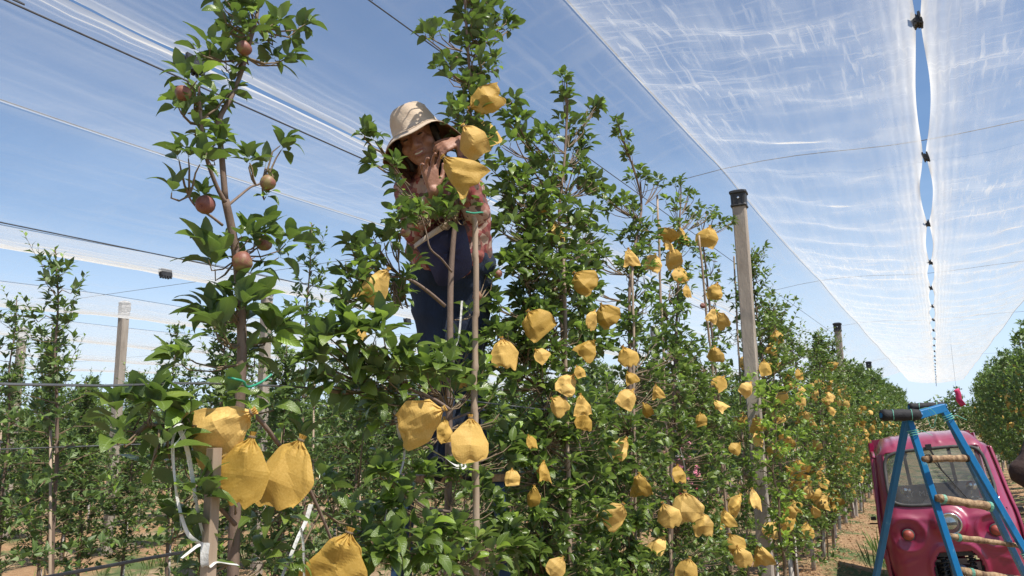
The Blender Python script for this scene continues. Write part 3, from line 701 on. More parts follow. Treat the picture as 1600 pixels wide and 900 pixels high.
# ------------------------------------------------------------------ concrete posts
def post_mesh(h, wdt=0.125):
    m = MB(); n = 9
    for i in range(n):
        pass
    vs = []; k = 0.16; pr = [(-1, -1 + k), (-1 + k, -1), (1 - k, -1), (1, -1 + k), (1, 1 - k), (1 - k, 1), (-1 + k, 1), (-1, 1 - k)]; r = random.Random(9)
    for i in range(n):
        for a, b in pr: vs.append((a * wdt / 2 + r.gauss(0, 0.0012), b * wdt / 2 + r.gauss(0, 0.0012), h * i / (n - 1)))
    m.add(vs, [tuple(range(7, -1, -1)), tuple((n - 1) * 8 + q for q in range(8))] + [(i * 8 + q, i * 8 + (q + 1) % 8, (i + 1) * 8 + (q + 1) % 8, (i + 1) * 8 + q) for i in range(n - 1) for q in range(8)])
    return m.mesh('shaft', M['concrete'])
def cap_mesh(wdt=0.15, h=0.16):
    m = MB()
    def ring(w_, z): return [Vector((a * w_ / 2, b * w_ / 2, z)) for a, b in ((-1, -.8), (-.8, -1), (.8, -1), (1, -.8), (1, .8), (.8, 1), (-.8, 1), (-1, .8))]
    prof = [(wdt * 1.0, 0), (wdt * 1.06, 0.012), (wdt * 0.95, 0.03), (wdt * 0.97, h - 0.03), (wdt * 1.12, h - 0.02), (wdt * 1.10, h), (wdt * 0.6, h + 0.018)]
    vs = []
    for w_, z in prof: vs += ring(w_, z)
    n = len(prof); m.add(vs, [tuple(range(7, -1, -1)), tuple((n - 1) * 8 + q for q in range(8))] + [(i * 8 + q, i * 8 + (q + 1) % 8, (i + 1) * 8 + (q + 1) % 8, (i + 1) * 8 + q) for i in range(n - 1) for q in range(8)])
    for q in (-0.045, 0, 0.045): m.box((q, -wdt * 0.49, h * 0.5), (0.008, 0.008, h * 0.7))
    return m.mesh('cap', M['black_plastic'])
SHAFT = post_mesh(1.0); CAP = cap_mesh()
BOLT = MB().lathe([(0.001, 0.012), (0.012, 0.01), (0.014, 0), (0.001, -0.002)], 6, Matrix.Rotation(R(90), 4, 'X')).mesh('bolt', M['chrome'])
def wrap_mesh():
    m = MB(); r = random.Random(4)
    prof = [(0.088, 0), (0.093, 0.04), (0.086, 0.09), (0.098, 0.14), (0.090, 0.19), (0.10, 0.23), (0.075, 0.26), (0.01, 0.275)]
    m.lathe(prof, 12); m.v = [(a + r.gauss(0, .005), b + r.gauss(0, .005), c + r.gauss(0, .003)) for a, b, c in m.v]
    for z in (0.05, 0.10, 0.16): m.tube([(0.094 * math.cos(t), 0.094 * math.sin(t), z + 0.012 * math.sin(2 * t)) for t in [i * 0.4 for i in range(17)]], 0.003, 4)
    return m.mesh('net_wrap', M['wrap'])
M['wrap'] = std('wrap', [(0.35, (0.20, 0.19, 0.185)), (0.6, (0.42, 0.41, 0.40)), (0.75, (0.62, 0.61, 0.60))], 0.8, 40, None, 0.5)
WRAP = wrap_mesh()
def post(x, y, ztop, label, cap=True, lean=(0, 0), wrap=False):
    e = empty('concrete_post', (x, y, -0.06), rng.gauss(0, 0.05)); e.rotation_euler.x = lean[1]; e.rotation_euler.y = lean[0]
    tag(e, label, 'post', 'concrete posts carrying the hail net')
    s = link('shaft', SHAFT, e); s.scale = (1, 1, ztop + 0.06 - (0.02 if cap else 0))
    if cap:
        c = link('cap', CAP, e); c.location = (0, 0, ztop + 0.06 - 0.155)
        b = link('bolt', BOLT, c); b.location = (0.004, -0.074, 0.085)
    if wrap:
        c = link('net_wrap', WRAP, e); c.location = (0, 0, ztop + 0.06 - 0.25)
t1 = PX(1155, 301, -1.52); post(t1.x, t1.y, t1.z, 'tall weathered concrete post with black cap standing in the bagged row', lean=(R(-0.1), 0))
t2 = PX(1308, 506, -1.6); post(t2.x, t2.y, t2.z, 'concrete post with black cap, second along the bagged row')
t3 = PX(1357, 566, -1.6); post(t3.x, t3.y, t3.z, 'far concrete post with black cap just clearing the bagged trees')
tr_ = P(1527, 603, 34.0); post(1.85, tr_.y, tr_.z, 'concrete post with grey cap at the left edge of the right-hand row')
tr_ = P(1554, 566, 22.0); post(1.85, tr_.y, tr_.z, 'concrete post standing inside the right-hand tree row')
POSTS = [t1.y, t2.y, t3.y]
for px, py, X, lab in ((418, 440, -8.2, 'concrete post wrapped in net at its top, right behind the foremost tree'), (195, 472, -11.5, 'pale concrete post with wrapped grey top at the left'), (36, 512, -14.8, 'pale concrete post at the far left edge among the trees')):
    q = PX(px, py, X); post(X, q.y, q.z, lab, cap=False, wrap=True)
for k, X in enumerate((-4.9, -8.2, -11.5)):
    post(X, 14.9, 3.85, 'distant concrete post in the ' + ORD[k] + ' row from the camera', cap=False, wrap=True)

# ------------------------------------------------------------------ near trees of the first row, each one individual
RX = -1.6
def thing(name, loc, label, cat, group=None, rz=0): 
    e = empty(name, loc, rz); tag(e, label, cat, group); return e
MAXL = 300
def finish_tree(label, base, fol, wood, twig, limit=MAXL, lime=None, apples=(), geos=LEAF_MD, group='apple trees of the bagged row'):
    base = Vector(base); t = thing('apple_tree', base, label, 'tree', group)
    world_child(wood.build('trunk', M['bark'], smooth=True), t)
    if twig.v: q_ = world_child(twig.build('twigs', M['twig'], smooth=True), t); q_['kind'] = 'stuff'
    for lm in LIMBS: world_child(lm.build('branch', M['bark'], smooth=True), t)
    LIMBS.clear()
    if lime:
        m = MB().tube(lime, 0.026, 8); world_child(m.build('whitewashed_base', M['limewash'], smooth=True), t)
    L = fol.L; key = [(-it[4] / max(0.3, depth(it[0])), i) for i, it in enumerate(L)]; key.sort()
    pick = set(i for _, i in key[:limit]); rest = [it for i, it in enumerate(L) if i not in pick]
    for i in pick:
        p, x, y, n, s, yg = L[i]; me = LEAF_OBJ['young' if yg else 'leaf'][rng.randrange(10)]
        o = bpy.data.objects.new('young_leaf' if yg else 'leaf', me); COL.objects.link(o); o.parent = t
        mt = Matrix((x, y, n)).transposed().to_4x4(); o.matrix_local = Matrix.Translation(p - base) @ mt @ Matrix.Scale(s, 4)
    if rest:
        yr = [i for i in rest if i[5]]; dr = [i for i in rest if not i[5]]
        o = link('foliage', fol.merged(geos, M['leaf'], 'foliage', dr), None); world_child(o, t); o['kind'] = 'stuff'
        if yr: o = link('young_foliage', fol.merged(geos, M['leaf_young'], 'young_foliage', yr), None); world_child(o, t); o['kind'] = 'stuff'
    for q, s in apples:
        a = bpy.data.objects.new('apple', APPLE); COL.objects.link(a); a.parent = t; a.location = Vector(q) - base; a.scale = (s, s, s)
        a.rotation_euler = (rng.gauss(0, 0.8) + 0.5, rng.gauss(0, 0.7), rng.random() * 6)
    return t

AP = []          # bag anchors collected for far trees
def rel(pts, base): return [Vector(p) - Vector(base) for p in pts]
LIMBS = []
def limb(twig, pts, r0, r1, seg=6):
    if twig is None: twig = MB(); LIMBS.append(twig)
    pts = smooth_path(pts, 4); n = len(pts); twig.tube(pts, [r0 + (r1 - r0) * i / (n - 1) for i in range(n)], seg); return pts
def pxcluster(fol, twig, r, px, py, rad, n, size, X, anchor=None, spread=0.14, upness=0.6, k=6):
    """n rosettes filling a ball of pixel radius rad round a picked spot on the row plane"""
    c = PX(px, py, X); d = depth(c); R_ = rad / 1180.0 * d
    a = Vector(anchor) if anchor is not None else c
    for i in range(n):
        v = Vector((r.gauss(0, 1), r.gauss(0, 1), r.gauss(0, 1))); v = v.normalized() * R_ * r.random() ** 0.4; v.z *= 0.95
        q = c + v
        ax = ((q - a) * 3 + v.normalized() * 0.3 + Vector((0, 0, upness)) + Vector((r.gauss(0, .3), r.gauss(0, .3), 0))).normalized()
        s = q - ax * min(0.05, R_ * 0.6)
        mid = a.lerp(s, 0.55) + Vector((0, 0, -0.01)); twig.tube([a, mid, s, q], [0.0032, 0.0028, 0.0022, 0.0015], 4, False)
        fol.rosette(q, ax, r.choice((k - 2, k - 1, k, k, k + 1)), size, r, 1.0, 0.10)

def tree_foremost():
    r = random.Random(21); fol = Foliage(); wood = MB(); twig = MB()
    X = RX
    base = PX(366, 900, X); base = Vector((base.x - 0.02, base.y, 0.0))
    lead = [base] + [PX(a, b, X) for a, b in ((362, 1150), (364, 900), (369, 760), (374, 640), (378, 540), (374, 450), (366, 380), (352, 312))]
    limb(wood, lead, 0.017, 0.0105, 9)
    up = limb(wood, [PX(a, b, X) for a, b in ((352, 312), (346, 240), (342, 190), (362, 150), (378, 110), (392, 60), (402, 20), (410, -60), (412, -110))], 0.0085, 0.004, 7)
    limb(None, [PX(a, b, X + 0.02) for a, b in ((352, 316), (338, 290), (322, 245), (316, 205), (312, 160), (311, 135))], 0.006, 0.003, 6)
    limb(None, [PX(a, b, X) for a, b in ((355, 322), (372, 308), (392, 292), (408, 285), (415, 262))], 0.0042, 0.0022, 5)
    limb(None, [PX(a, b, X) for a, b in ((348, 352), (330, 338), (306, 322), (292, 300), (285, 270))], 0.0040, 0.002, 5)
    # side limbs further down
    limb(None, [PX(a, b, X + 0.05) for a, b in ((366, 650), (330, 655), (290, 662), (250, 665), (225, 660))], 0.007, 0.003, 6)
    limb(None, [PX(a, b, X + 0.08) for a, b in ((372, 640), (400, 650), (440, 700), (470, 740), (500, 800), (520, 850))], 0.007, 0.004, 6)
    limb(None, [PX(a, b, X + 0.05) for a, b in ((368, 820), (330, 780), (300, 755))], 0.006, 0.003, 6)
    C = [  # px, py, radius, rosettes, leaf size, anchor
        (400, 15, 62, 12, .074, (398, 40)), (445, 35, 34, 5, .07, (405, 40)), (350, 35, 26, 4, .07, (395, 55)), (375, 95, 40, 6, .07, (385, 85)), (330, 75, 22, 2, .08, (375, 95)),
        (425, 75, 28, 3, .07, (385, 90)), (395, -45, 50, 9, .07, (404, -10)), (365, 130, 16, 2, .05, (370, 130)),
        (312, 150, 34, 6, .078, (312, 165)), (285, 175, 16, 2, .075, (314, 195)), (345, 150, 18, 2, .07, (316, 185)), (325, 215, 20, 2, .07, (322, 235)), (300, 205, 14, 1, .065, (318, 215)),
        (290, 265, 26, 3, .085, (296, 305)), (262, 300, 14, 1, .08, (296, 306)), (325, 305, 14, 2, .07, (320, 330)), (350, 215, 12, 1, .06, (343, 220)), (335, 250, 15, 2, .075, (322, 245)),
        (425, 245, 26, 3, .078, (410, 284)), (395, 262, 14, 2, .07, (400, 290)), (415, 305, 12, 1, .055, (410, 290)),
        (375, 372, 26, 3, .10, (366, 385)), (420, 375, 34, 4, .088, (372, 395)), (445, 395, 24, 2, .11, (372, 400)), (345, 420, 30, 2, .115, (370, 405)), (395, 430, 20, 2, .09, (374, 430)),
        (395, 490, 26, 2, .12, (378, 510)), (345, 480, 30, 3, .105, (375, 500)), (420, 520, 30, 3, .115, (378, 530)), (330, 520, 34, 3, .11, (375, 540)), (390, 545, 24, 2, .10, (378, 560)), (300, 560, 24, 2, .10, (374, 570)), (365, 470, 20, 2, .10, (374, 480)),
        (345, 625, 22, 2, .10, (374, 650)), (420, 625, 18, 1, .10, (376, 640)), (300, 645, 22, 2, .09, (345, 655)),
        (215, 655, 34, 5, .105, (235, 662)), (262, 690, 32, 3, .105, (260, 664)), (185, 690, 16, 2, .10, (225, 664)), (240, 720, 18, 2, .11, (250, 668)),
        (475, 690, 22, 2, .085, (455, 715)), (310, 735, 24, 2, .09, (325, 770)), (290, 785, 24, 2, .10, (310, 760)), (365, 790, 14, 1, .09, (368, 800)),
        (430, 805, 26, 3, .09, (465, 760)), (500, 770, 26, 3, .09, (480, 760)), (455, 860, 26, 2, .09, (500, 800)), (560, 850, 26, 3, .105, (520, 845)), (420, 880, 24, 2, .09, (368, 900)),
        (275, 850, 26, 2, .09, (330, 800)), (310, 885, 24, 2, .09, (360, 880)), (590, 815, 20, 2, .1, (520, 840)), (545, 800, 20, 2, .1, (505, 800))]
    for px, py, rad, n, sz, an in C:
        sz *= 0.80; n = max(1, int(math.ceil(n * (1.0 if py < 200 else .9))))
        xx = X + (0.06 if py > 560 else 0.0)
        pxcluster(fol, twig, r, px, py, rad, n, sz, xx, PX(an[0], an[1], xx), k=6)
    sh = fol.shoot(PX(430, 800, X + .05), Vector((0.02, 0, 1)), 0.2, .08, r); twig.tube([sh[0], sh[-1]], [.002, .001], 4)
    ap = [(PX(418, 286, X + .03), .044), (PX(378, 409, X + .04), .055), (PX(412, 380, X - .02), .046), (PX(381, 76, X + .04), .042), (PX(286, 146, X + .02), .040), (PX(320, 320, X + .02), .050)]
    t = finish_tree('foremost apple tree, tall and thin, with bare reddish apples and three big paper bags', base, fol, wood, twig, apples=ap, geos=LEAF_HI)
    return base
B1 = tree_foremost()

def tree_pixels(seed, label, lead_px, X, clusters, limbs=(), low=None, apples=(), base_r=0.016, lime=False, geos=LEAF_MD, low_leaf=0.075, shoots=(), dens=1.6):
    r = random.Random(seed); fol = Foliage(); wood = MB(); twig = MB()
    L0 = PX(lead_px[0][0], lead_px[0][1], X); base = Vector((L0.x, L0.y, 0.0))
    pts = [PX(a, b, X) for a, b in lead_px]; full = [base] + pts
    limb(wood, full, base_r, 0.004, 8)
    for pl_, a, b, xo in limbs: limb(None, [PX(q[0], q[1], X + xo) for q in pl_], a, b, 6)
    for c in clusters:
        px, py, rad, n, sz, an = c[:6]; sz *= (.92 if px < 780 else 1.0); n = int(math.ceil(n * dens * (2.5 if py > 540 and px > 780 else (1.35 if px > 780 else (0.75 if 480 < px < 690 and 500 < py < 640 else 1.05))))); xo = c[6] if len(c) > 6 else 0.0
        pxcluster(fol, twig, r, px, py, rad, n, sz, X + xo, PX(an[0], an[1], X + xo * 0.5))
    for px, py, ln, tx in shoots:
        p = PX(px, py, X); sh = fol.shoot(p, Vector((tx, 0, 1)), ln, .07, r); twig.tube([sh[0], sh[len(sh) // 2], sh[-1]], [.0032, .0025, .001], 4)
    if low:
        H, wf, dens, z0 = low
        grow(fol, MB(), twig, r, base, H, wf, z0, dens, low_leaf, [p - base for p in full if p.z - base.z <= H + 0.01] + [Vector((pts[-1].x - base.x, pts[-1].y - base.y, H + 0.02))] if False else None, top=0.1)
    finish_tree(label, base, fol, wood, twig, apples=apples, geos=geos)
    return base

def column(x0, y0, x1, y1, n, rad, k, sz, jx=8, seed=1):
    """clusters up a stem between two picked spots"""
    r = random.Random(seed); out = []
    for i in range(n):
        t = (i + 0.5) / n; x = x0 + (x1 - x0) * t; y = y0 + (y1 - y0) * t
        out.append((x + r.uniform(-jx, jx), y, rad, k, sz, (x, y + 12))) 
    return out

# worker's tree
cl = column(742, 40, 735, 285, 10, 30, 4, .062, 8, 3) + column(728, -60, 735, 40, 5, 36, 4, .066, 14, 5)
cl += [(690, 50, 22, 2, .062, (722, 80)), (780, 35, 26, 3, .066, (740, 70)), (670, 60, 10, 1, .06, (715, 90)), (700, 115, 22, 3, .062, (732, 130)), (795, 40, 10, 1, .062, (760, 60)),
       (790, 160, 14, 1, .07, (745, 170)), (705, 175, 18, 2, .06, (733, 190)), (770, 95, 18, 2, .06, (738, 110)),
       (715, 310, 34, 6, .070, (712, 340), .02), (690, 335, 22, 3, .068, (708, 350)), (745, 320, 22, 3, .062, (715, 350), -.05),
       (618, 262, 8, 1, .052, (640, 290), .12), (590, 218, 8, 1, .060, (612, 250), .12), (570, 212, 6, 1, .058, (600, 240), .12), (588, 256, 8, 1, .055, (618, 270), .12),
       (655, 322, 28, 4, .060, (672, 345), .1), (628, 336, 18, 2, .060, (668, 340), .1), (622, 296, 8, 1, .055, (650, 310), .1),
       (590, 395, 36, 5, .062, (625, 430)), (555, 400, 22, 2, .064, (600, 430)), (620, 365, 18, 2, .066, (622, 410)), (545, 430, 26, 4, .060, (600, 440)), (610, 450, 34, 6, .058, (615, 440)),
       (575, 470, 30, 5, .058, (600, 450)), (540, 465, 16, 2, .058, (590, 450)), (635, 470, 18, 2, .06, (630, 450)), (640, 410, 14, 1, .066, (632, 430)),
       (694, 548, 18, 2, .068, (702, 570)), (738, 486, 14, 1, .062, (710, 500)), (760, 440, 22, 3, .062, (745, 470), -.05), (720, 555, 26, 3, .08, (703, 590)),
       (540, 520, 30, 4, .090, (600, 590), .16), (580, 545, 34, 5, .10, (620, 600), .18), (620, 560, 30, 4, .095, (640, 610), .18), (510, 560, 26, 3, .08, (590, 600), .14), (500, 590, 24, 3, .075, (590, 610), .1),
       (560, 590, 34, 6, .08, (620, 610), .12), (600, 610, 30, 5, .085, (650, 620), .15), (655, 590, 34, 6, .085, (690, 620), .16), (700, 600, 34, 6, .08, (702, 640), .1), (740, 600, 30, 5, .075, (705, 640), .05),
       (760, 640, 34, 6, .07, (705, 670)), (600, 655, 24, 3, .075, (660, 640), .1), (640, 690, 20, 2, .07, (690, 680), .08), (780, 700, 34, 6, .07, (710, 730)), (660, 745, 26, 3, .07, (700, 760), .05),
       (630, 780, 26, 4, .078, (700, 810), .12), (600, 745, 18, 2, .07, (660, 790), .12), (720, 760, 30, 4, .07, (702, 790), .05), (760, 780, 34, 6, .07, (704, 820), .05), (700, 835, 34, 5, .075, (703, 860), .1),
       (650, 850, 34, 5, .085, (702, 870), .15), (600, 860, 26, 3, .085, (690, 880), .16), (740, 860, 40, 6, .08, (705, 880), .12), (680, 890, 34, 4, .085, (703, 900), .18), (790, 850, 30, 5, .08, (710, 870), .1)]
B2 = tree_pixels(31, "tall apple tree with slim leafy top that the worker in the sun hat is bagging", [(700, 900), (701, 720), (703, 560), (704, 450), (708, 380), (714, 330), (730, 250), (735, 150), (730, 60), (724, -40), (722, -90)], RX, cl,
    limbs=[([(695, 478), (668, 455), (640, 437), (612, 432), (590, 440), (560, 455)], .0075, .003, .02), ([(706, 425), (690, 405), (672, 388), (665, 360), (650, 318), (625, 275), (592, 235)], .004, .0018, .10),
           ([(702, 640), (680, 625), (650, 612), (610, 590), (575, 560)], .007, .003, .14), ([(702, 800), (660, 790), (630, 760), (615, 735)], .006, .003, .08), ([(703, 655), (720, 650), (745, 640), (765, 630)], .005, .003, .0),
           ([(625, 430), (622, 400), (621, 360)], .003, .0015, .0), ([(560, 455), (545, 430), (540, 410)], .003, .0015, .0)],
    apples=[(PX(746, 463, RX + .05), .040), (PX(633, 363, RX + .12), .036), (PX(778, 428, RX), .040)], geos=LEAF_MD,
    shoots=[(640, 860, .30, .05), (560, 760, .16, .1)])

def bushy(z, lo=.30, mid=.36, hi=.20, H=3.7):
    if z < 0.9: return lo
    if z < 2.2: return mid
    return mid + (hi - mid) * min(1, (z - 2.2) / 0.7) if z < H - 0.7 else hi * 0.7
cl = [(885, 160, 12, 2, .066, (886, 200)), (882, 128, 8, 1, .06, (884, 160)), (920, 165, 16, 2, .07, (895, 215)), (895, 195, 24, 3, .066, (888, 230)), (860, 215, 22, 3, .064, (884, 240)), (805, 195, 20, 2, .07, (835, 240)), (790, 225, 14, 1, .07, (830, 250)),
      (835, 225, 24, 3, .066, (870, 260)), (905, 235, 26, 4, .066, (888, 260)), (850, 265, 34, 7, .064, (880, 290)), (900, 280, 34, 6, .066, (885, 310)), (935, 285, 22, 2, .080, (890, 310), .08), (815, 280, 30, 4, .066, (870, 300)), (785, 270, 20, 2, .068, (840, 300))]
cl += column(860, 320, 868, 560, 11, 50, 7, .062, 26, 9) + column(822, 300, 820, 560, 9, 34, 5, .062, 18, 10) + column(908, 330, 912, 560, 9, 32, 5, .062, 18, 12) + [(790, 360, 18, 2, .064, (830, 380)), (785, 480, 22, 3, .064, (830, 500)), (775, 530, 20, 3, .064, (825, 545)), (930, 420, 22, 3, .06, (900, 440))]
cl += column(850, 580, 850, 960, 13, 74, 7, .066, 46, 14) + column(915, 600, 915, 960, 9, 50, 4, .064, 20, 15) + [(800, 310, 20, 2, .068, (850, 330)), (795, 420, 18, 2, .07, (850, 440))]
B3 = tree_pixels(41, 'bushy apple tree tied to the thin bamboo right of the worker, many bags', [(890, 900), (885, 700), (880, 560), (876, 430), (874, 330), (882, 250), (886, 170), (885, 120)], RX, cl,
    limbs=[([(880, 330), (850, 290), (815, 240), (800, 200)], .005, .002, .02), ([(885, 300), (905, 230), (918, 170)], .004, .002, 0)], apples=[(PX(905, 292, RX), .036)])
cl = [(966, 195, 10, 1, .055, (975, 225)), (973, 215, 12, 2, .055, (985, 250)), (985, 245, 14, 2, .056, (995, 280)), (1000, 280, 16, 3, .058, (1003, 310)), (960, 315, 20, 3, .060, (995, 340)), (940, 300, 12, 1, .06, (990, 340)), (1025, 290, 12, 2, .056, (1008, 320))]
cl += column(1000, 320, 985, 540, 9, 32, 5, .060, 14, 21) + column(1045, 440, 1040, 560, 4, 26, 4, .06, 12, 22) + column(985, 560, 985, 940, 13, 60, 7, .064, 38, 23) + [(935, 400, 24, 3, .06, (975, 430)), (925, 450, 20, 2, .06, (970, 470))]
B4 = tree_pixels(51, 'apple tree with one long arching top shoot, between two bamboos', [(985, 900), (985, 700), (984, 560), (985, 430), (1002, 330), (995, 280), (976, 225), (963, 185)], RX, cl)
cl = [(1060, 290, 12, 2, .055, (1062, 320)), (1075, 305, 14, 2, .055, (1065, 335)), (1050, 325, 20, 3, .057, (1060, 350)), (1080, 335, 20, 3, .057, (1065, 360)), (1110, 330, 14, 2, .056, (1075, 360))]
cl += column(1062, 350, 1060, 560, 8, 28, 4, .057, 12, 31) + column(1055, 560, 1050, 940, 14, 52, 7, .062, 32, 33)
B5 = tree_pixels(61, 'apple tree hung with a tight clump of bags near its top, short of the post', [(1050, 900), (1050, 700), (1055, 560), (1060, 430), (1062, 350), (1064, 300), (1062, 275)], RX, cl, limbs=[([(1062, 350), (1035, 360), (1020, 375)], .004, .002, 0)])
cl = [(1118, 345, 16, 2, .056, (1105, 370)), (1138, 348, 12, 2, .060, (1108, 368)), (1102, 350, 18, 3, .055, (1100, 375))] + column(1108, 380, 1115, 560, 7, 22, 3, .055, 10, 41) + column(1106, 560, 1110, 920, 13, 40, 6, .060, 20, 43) + column(1160, 665, 1168, 900, 9, 34, 4, .058, 16, 44)
B6 = tree_pixels(71, 'leaning apple tree right before the tall concrete post', [(1140, 900), (1130, 700), (1116, 560), (1104, 430), (1098, 370), (1104, 335)], RX, cl, apples=[(PX(1108, 452, RX + .04), .045), (PX(1098, 478, RX + .04), .045)])

# bamboo stakes
def stake(px0, py0, px1, py1, X, r_, label, zb=0.0):
    a = PX(px0, py0, X); b = PX(px1, py1, X); d = (b - a); base = a + d * ((0 - a.z) / d.z)
    e = empty('bamboo_stake', base); tag(e, label, 'stake', 'bamboo stakes along the rows')
    Lg = (a - base).length; dn = (a - base).normalized(); m = MB(); pts = []; rad = []; s = 0; k = 0
    while s < Lg:
        ln = 0.20 + 0.05 * math.sin(k * 2.3); f = 1 - 0.3 * s / Lg
        for t, q in ((0.0, 1.10), (0.012, 1.16), (0.024, 1.0), (ln - .012, 0.98)): 
            if s + t < Lg: pts.append(dn * (s + t) + Vector((math.sin(k * 1.7), math.cos(k), 0)) * 0.003); rad.append(r_ * q * f)
        s += ln; k += 1
    pts.append(dn * Lg); rad.append(r_ * 0.68); m.tube(pts, rad, 9)
    m.build('cane', M['bamboo'], e, True); return e
stake(742, 262, 743, 720, RX + .08, .0155, 'thick pale bamboo stake topped by the paper bags beside the worker')
stake(879, 372, 889, 800, RX + .08, .0125, 'bamboo stake in the bushy tree right of the worker')
stake(988, 405, 993, 800, RX + .05, .010, 'bamboo stake in the tree with the long arching shoot')
stake(1027, 305, 1045, 800, RX, .011, 'dark tall bamboo stake sticking up above the bag clump')
stake(1092, 368, 1125, 700, RX + .03, .0125, 'leaning bamboo stake just left of the tall concrete post')
stake(1147, 400, 1158, 640, RX - .1, .012, 'bamboo stake touching the left side of the tall concrete post')
def square_stake():
    a = PX(335, 700, RX + .10); base = Vector((a.x, a.y, 0)); e = empty('wooden_stake', base); tag(e, 'square grey wooden stake bound to the foremost tree with white tape', 'stake')
    m = MB(); m.bar((0, 0, 0), (0.0, 0, a.z), 0.026, 0.026); m.build('shaft', M['bamboo'], e)
square_stake()

# green and white ties, hanging tape
def tie(name, pts, rad, mat, label, ribbon=0.0, cat='tie', tw=1.5):
    m = MB(); pp = smooth_path(pts, 6)
    if ribbon: m.ribbon(pp, ribbon, tuple(CM @ Vector((1, 0.2, 0))), tw)
    else: m.tube(pp, rad, 6)
    o = m.build(name, M[mat], smooth=True); tag(o, label, cat); return o
X = RX + .08
tie('plant_tie', [PX(a, b, X + c) for a, b, c in ((357, 590, .02), (366, 592, .05), (380, 596, .05), (384, 603, .04), (392, 604, .03), (410, 596, 0), (424, 585, 0))], .0032, 'green_tie', 'green plastic tie round the foremost trunk at the top of the bags')
tie('plant_tie', [PX(a, b, RX + c) for a, b, c in ((728, 331, .12), (740, 333, .14), (752, 332, .12), (765, 334, .05))], .0035, 'green_tie', 'green tie round the thick bamboo below the worker\'s hands')
tie('plastic_tape', [PX(a, b, X) for a, b in ((283, 652), (277, 670), (270, 690), (270, 720), (274, 760), (280, 800), (284, 830))], .005, 'white_tape', 'thin left strand of white tape hanging from the branch of the foremost tree', .010, 'tape')
tie('plastic_tape', [PX(a, b, X + .01) for a, b in ((280, 668), (292, 700), (300, 740), (306, 780), (314, 820), (322, 850), (324, 870))], .005, 'white_tape', 'long right strand of white tape running down to the wooden stake', .012, 'tape', 0.8)
tie('plastic_tape', [PX(a, b, X + .015) for a, b in ((272, 668), (283, 662), (290, 672), (278, 690), (272, 705), (276, 770), (290, 826), (305, 845), (322, 852))], .005, 'white_tape', 'looped middle strand of white tape beside the wooden stake', .009, 'tape', 3)
tie('plastic_tape', [PX(a, b, X + .03) for a, b in ((322, 848), (320, 868), (322, 885), (334, 878), (352, 880), (370, 882))], .008, 'white_tape', 'broad white tape knotted round the wooden stake and trunk', .020, 'tape', 0.4)
tie('plastic_tape', [PX(a, b, X + .02) for a, b in ((283, 872), (296, 862), (310, 852), (322, 850))], .004, 'white_tape', 'short loose white tape end by the wooden stake', .007, 'tape')
tie('plastic_tape', [PX(a, b, X) for a, b in ((486, 788), (478, 815), (466, 840), (452, 875), (440, 905), (425, 960))], .005, 'white_tape', 'wide grey-white tape strand slanting down left of the lowest big bag', .013, 'tape', 0.7)
tie('plastic_tape', [PX(a, b, X + .01) for a, b in ((470, 825), (474, 850), (475, 880), (476, 930))], .004, 'white_tape', 'thin white tape strand hanging straight down left of the lowest big bag', .007, 'tape', 0.4)
tie('plastic_tape', [PX(a, b, X) for a, b in ((672, 702), (690, 712), (704, 722), (716, 728), (730, 724), (722, 732), (706, 730))], .004, 'white_tape', 'white tape knot on the trunk under the pair of bags below the worker', .010, 'tape', 3)
tie('plastic_tape', [PX(a, b, X - .05) for a, b in ((722, 470), (718, 520), (712, 545), (708, 580))], .004, 'white_tape', 'white tape strip beside the thick bamboo in front of the worker\'s legs', .008, 'tape', 1)
tie('plastic_tape', [PX(a, b, X) for a, b in ((616, 640), (624, 680), (632, 710), (622, 750), (606, 790), (600, 830))], .004, 'white_tape', 'faded tape strand hanging below the big-leaved branch left of the worker', .009, 'tape', 1)
tie('plastic_tape', [PX(a, b, X) for a, b in ((640, 838), (660, 850), (680, 880), (690, 905))], .005, 'white_tape', 'dull tape strand low in front of the worker\'s tree', .010, 'tape', 1)
tie('plastic_tape', [PX(a, b, X) for a, b in ((905, 690), (912, 720), (930, 745), (952, 776))], .003, 'white_tape', 'thin white string curving down in the bushy tree right of the worker', .005, 'tape', 1)
tie('plastic_tape', [PX(a, b, X) for a, b in ((943, 640), (946, 668), (950, 690), (945, 730))], .003, 'white_tape', 'short white string hanging in the tree with the arching shoot', .006, 'tape', 1)
for a, b, l in ((1132, 640, 'right of the last bamboo before the tall post'), (1063, 700, 'in the middle of the tree short of the post')):
    tie('plastic_tape', [PX(a, b, X + .05), PX(a + 6, b + 25, X + .05), PX(a + 10, b + 55, X + .05)], .003, 'white_tape', 'white string hanging ' + l, .006, 'tape', 1)

# ------------------------------------------------------------------ the other trees, from a few kinds
def variant(seed, H, wf, dens, leaf, geos, mat='leaf', seg=5, sh=True, z0=.45):
    r = random.Random(seed); fol = Foliage(); wood = MB(); twig = MB()
    grow(fol, wood, twig, r, (0, 0, 0), H, wf, z0, dens, leaf, top=0.9, seg=seg, trunk_r=0.022)
    lw = MB(); lw.tube([wood_pt for wood_pt in ((0, 0, -0.1), (0.004, 0, 0.3), (0, 0, 0.62))], [0.030, 0.026, 0.024], 8)
    st = MB(); st.tube([(0.05, 0.02, -0.1), (0.055, 0.02, H * 0.62)], [0.012, 0.009], 6)
    yo = [i for i in fol.L if i[5]]; dk = [i for i in fol.L if not i[5]]
    aps = MB()
    return dict(trunk=wood.mesh('trunk', M['bark'], True), twigs=twig.mesh('branches', M['twig']), crown=fol.merged(geos, M[mat], 'crown', dk), young=fol.merged(geos, M['leaf_young'], 'young_growth', yo) if yo else None,
                lime=lw.mesh('whitewashed_base', M['limewash'], True), stake=st.mesh('cane', M['bamboo'], True), n=len(fol.L), L=fol.L, H=H)
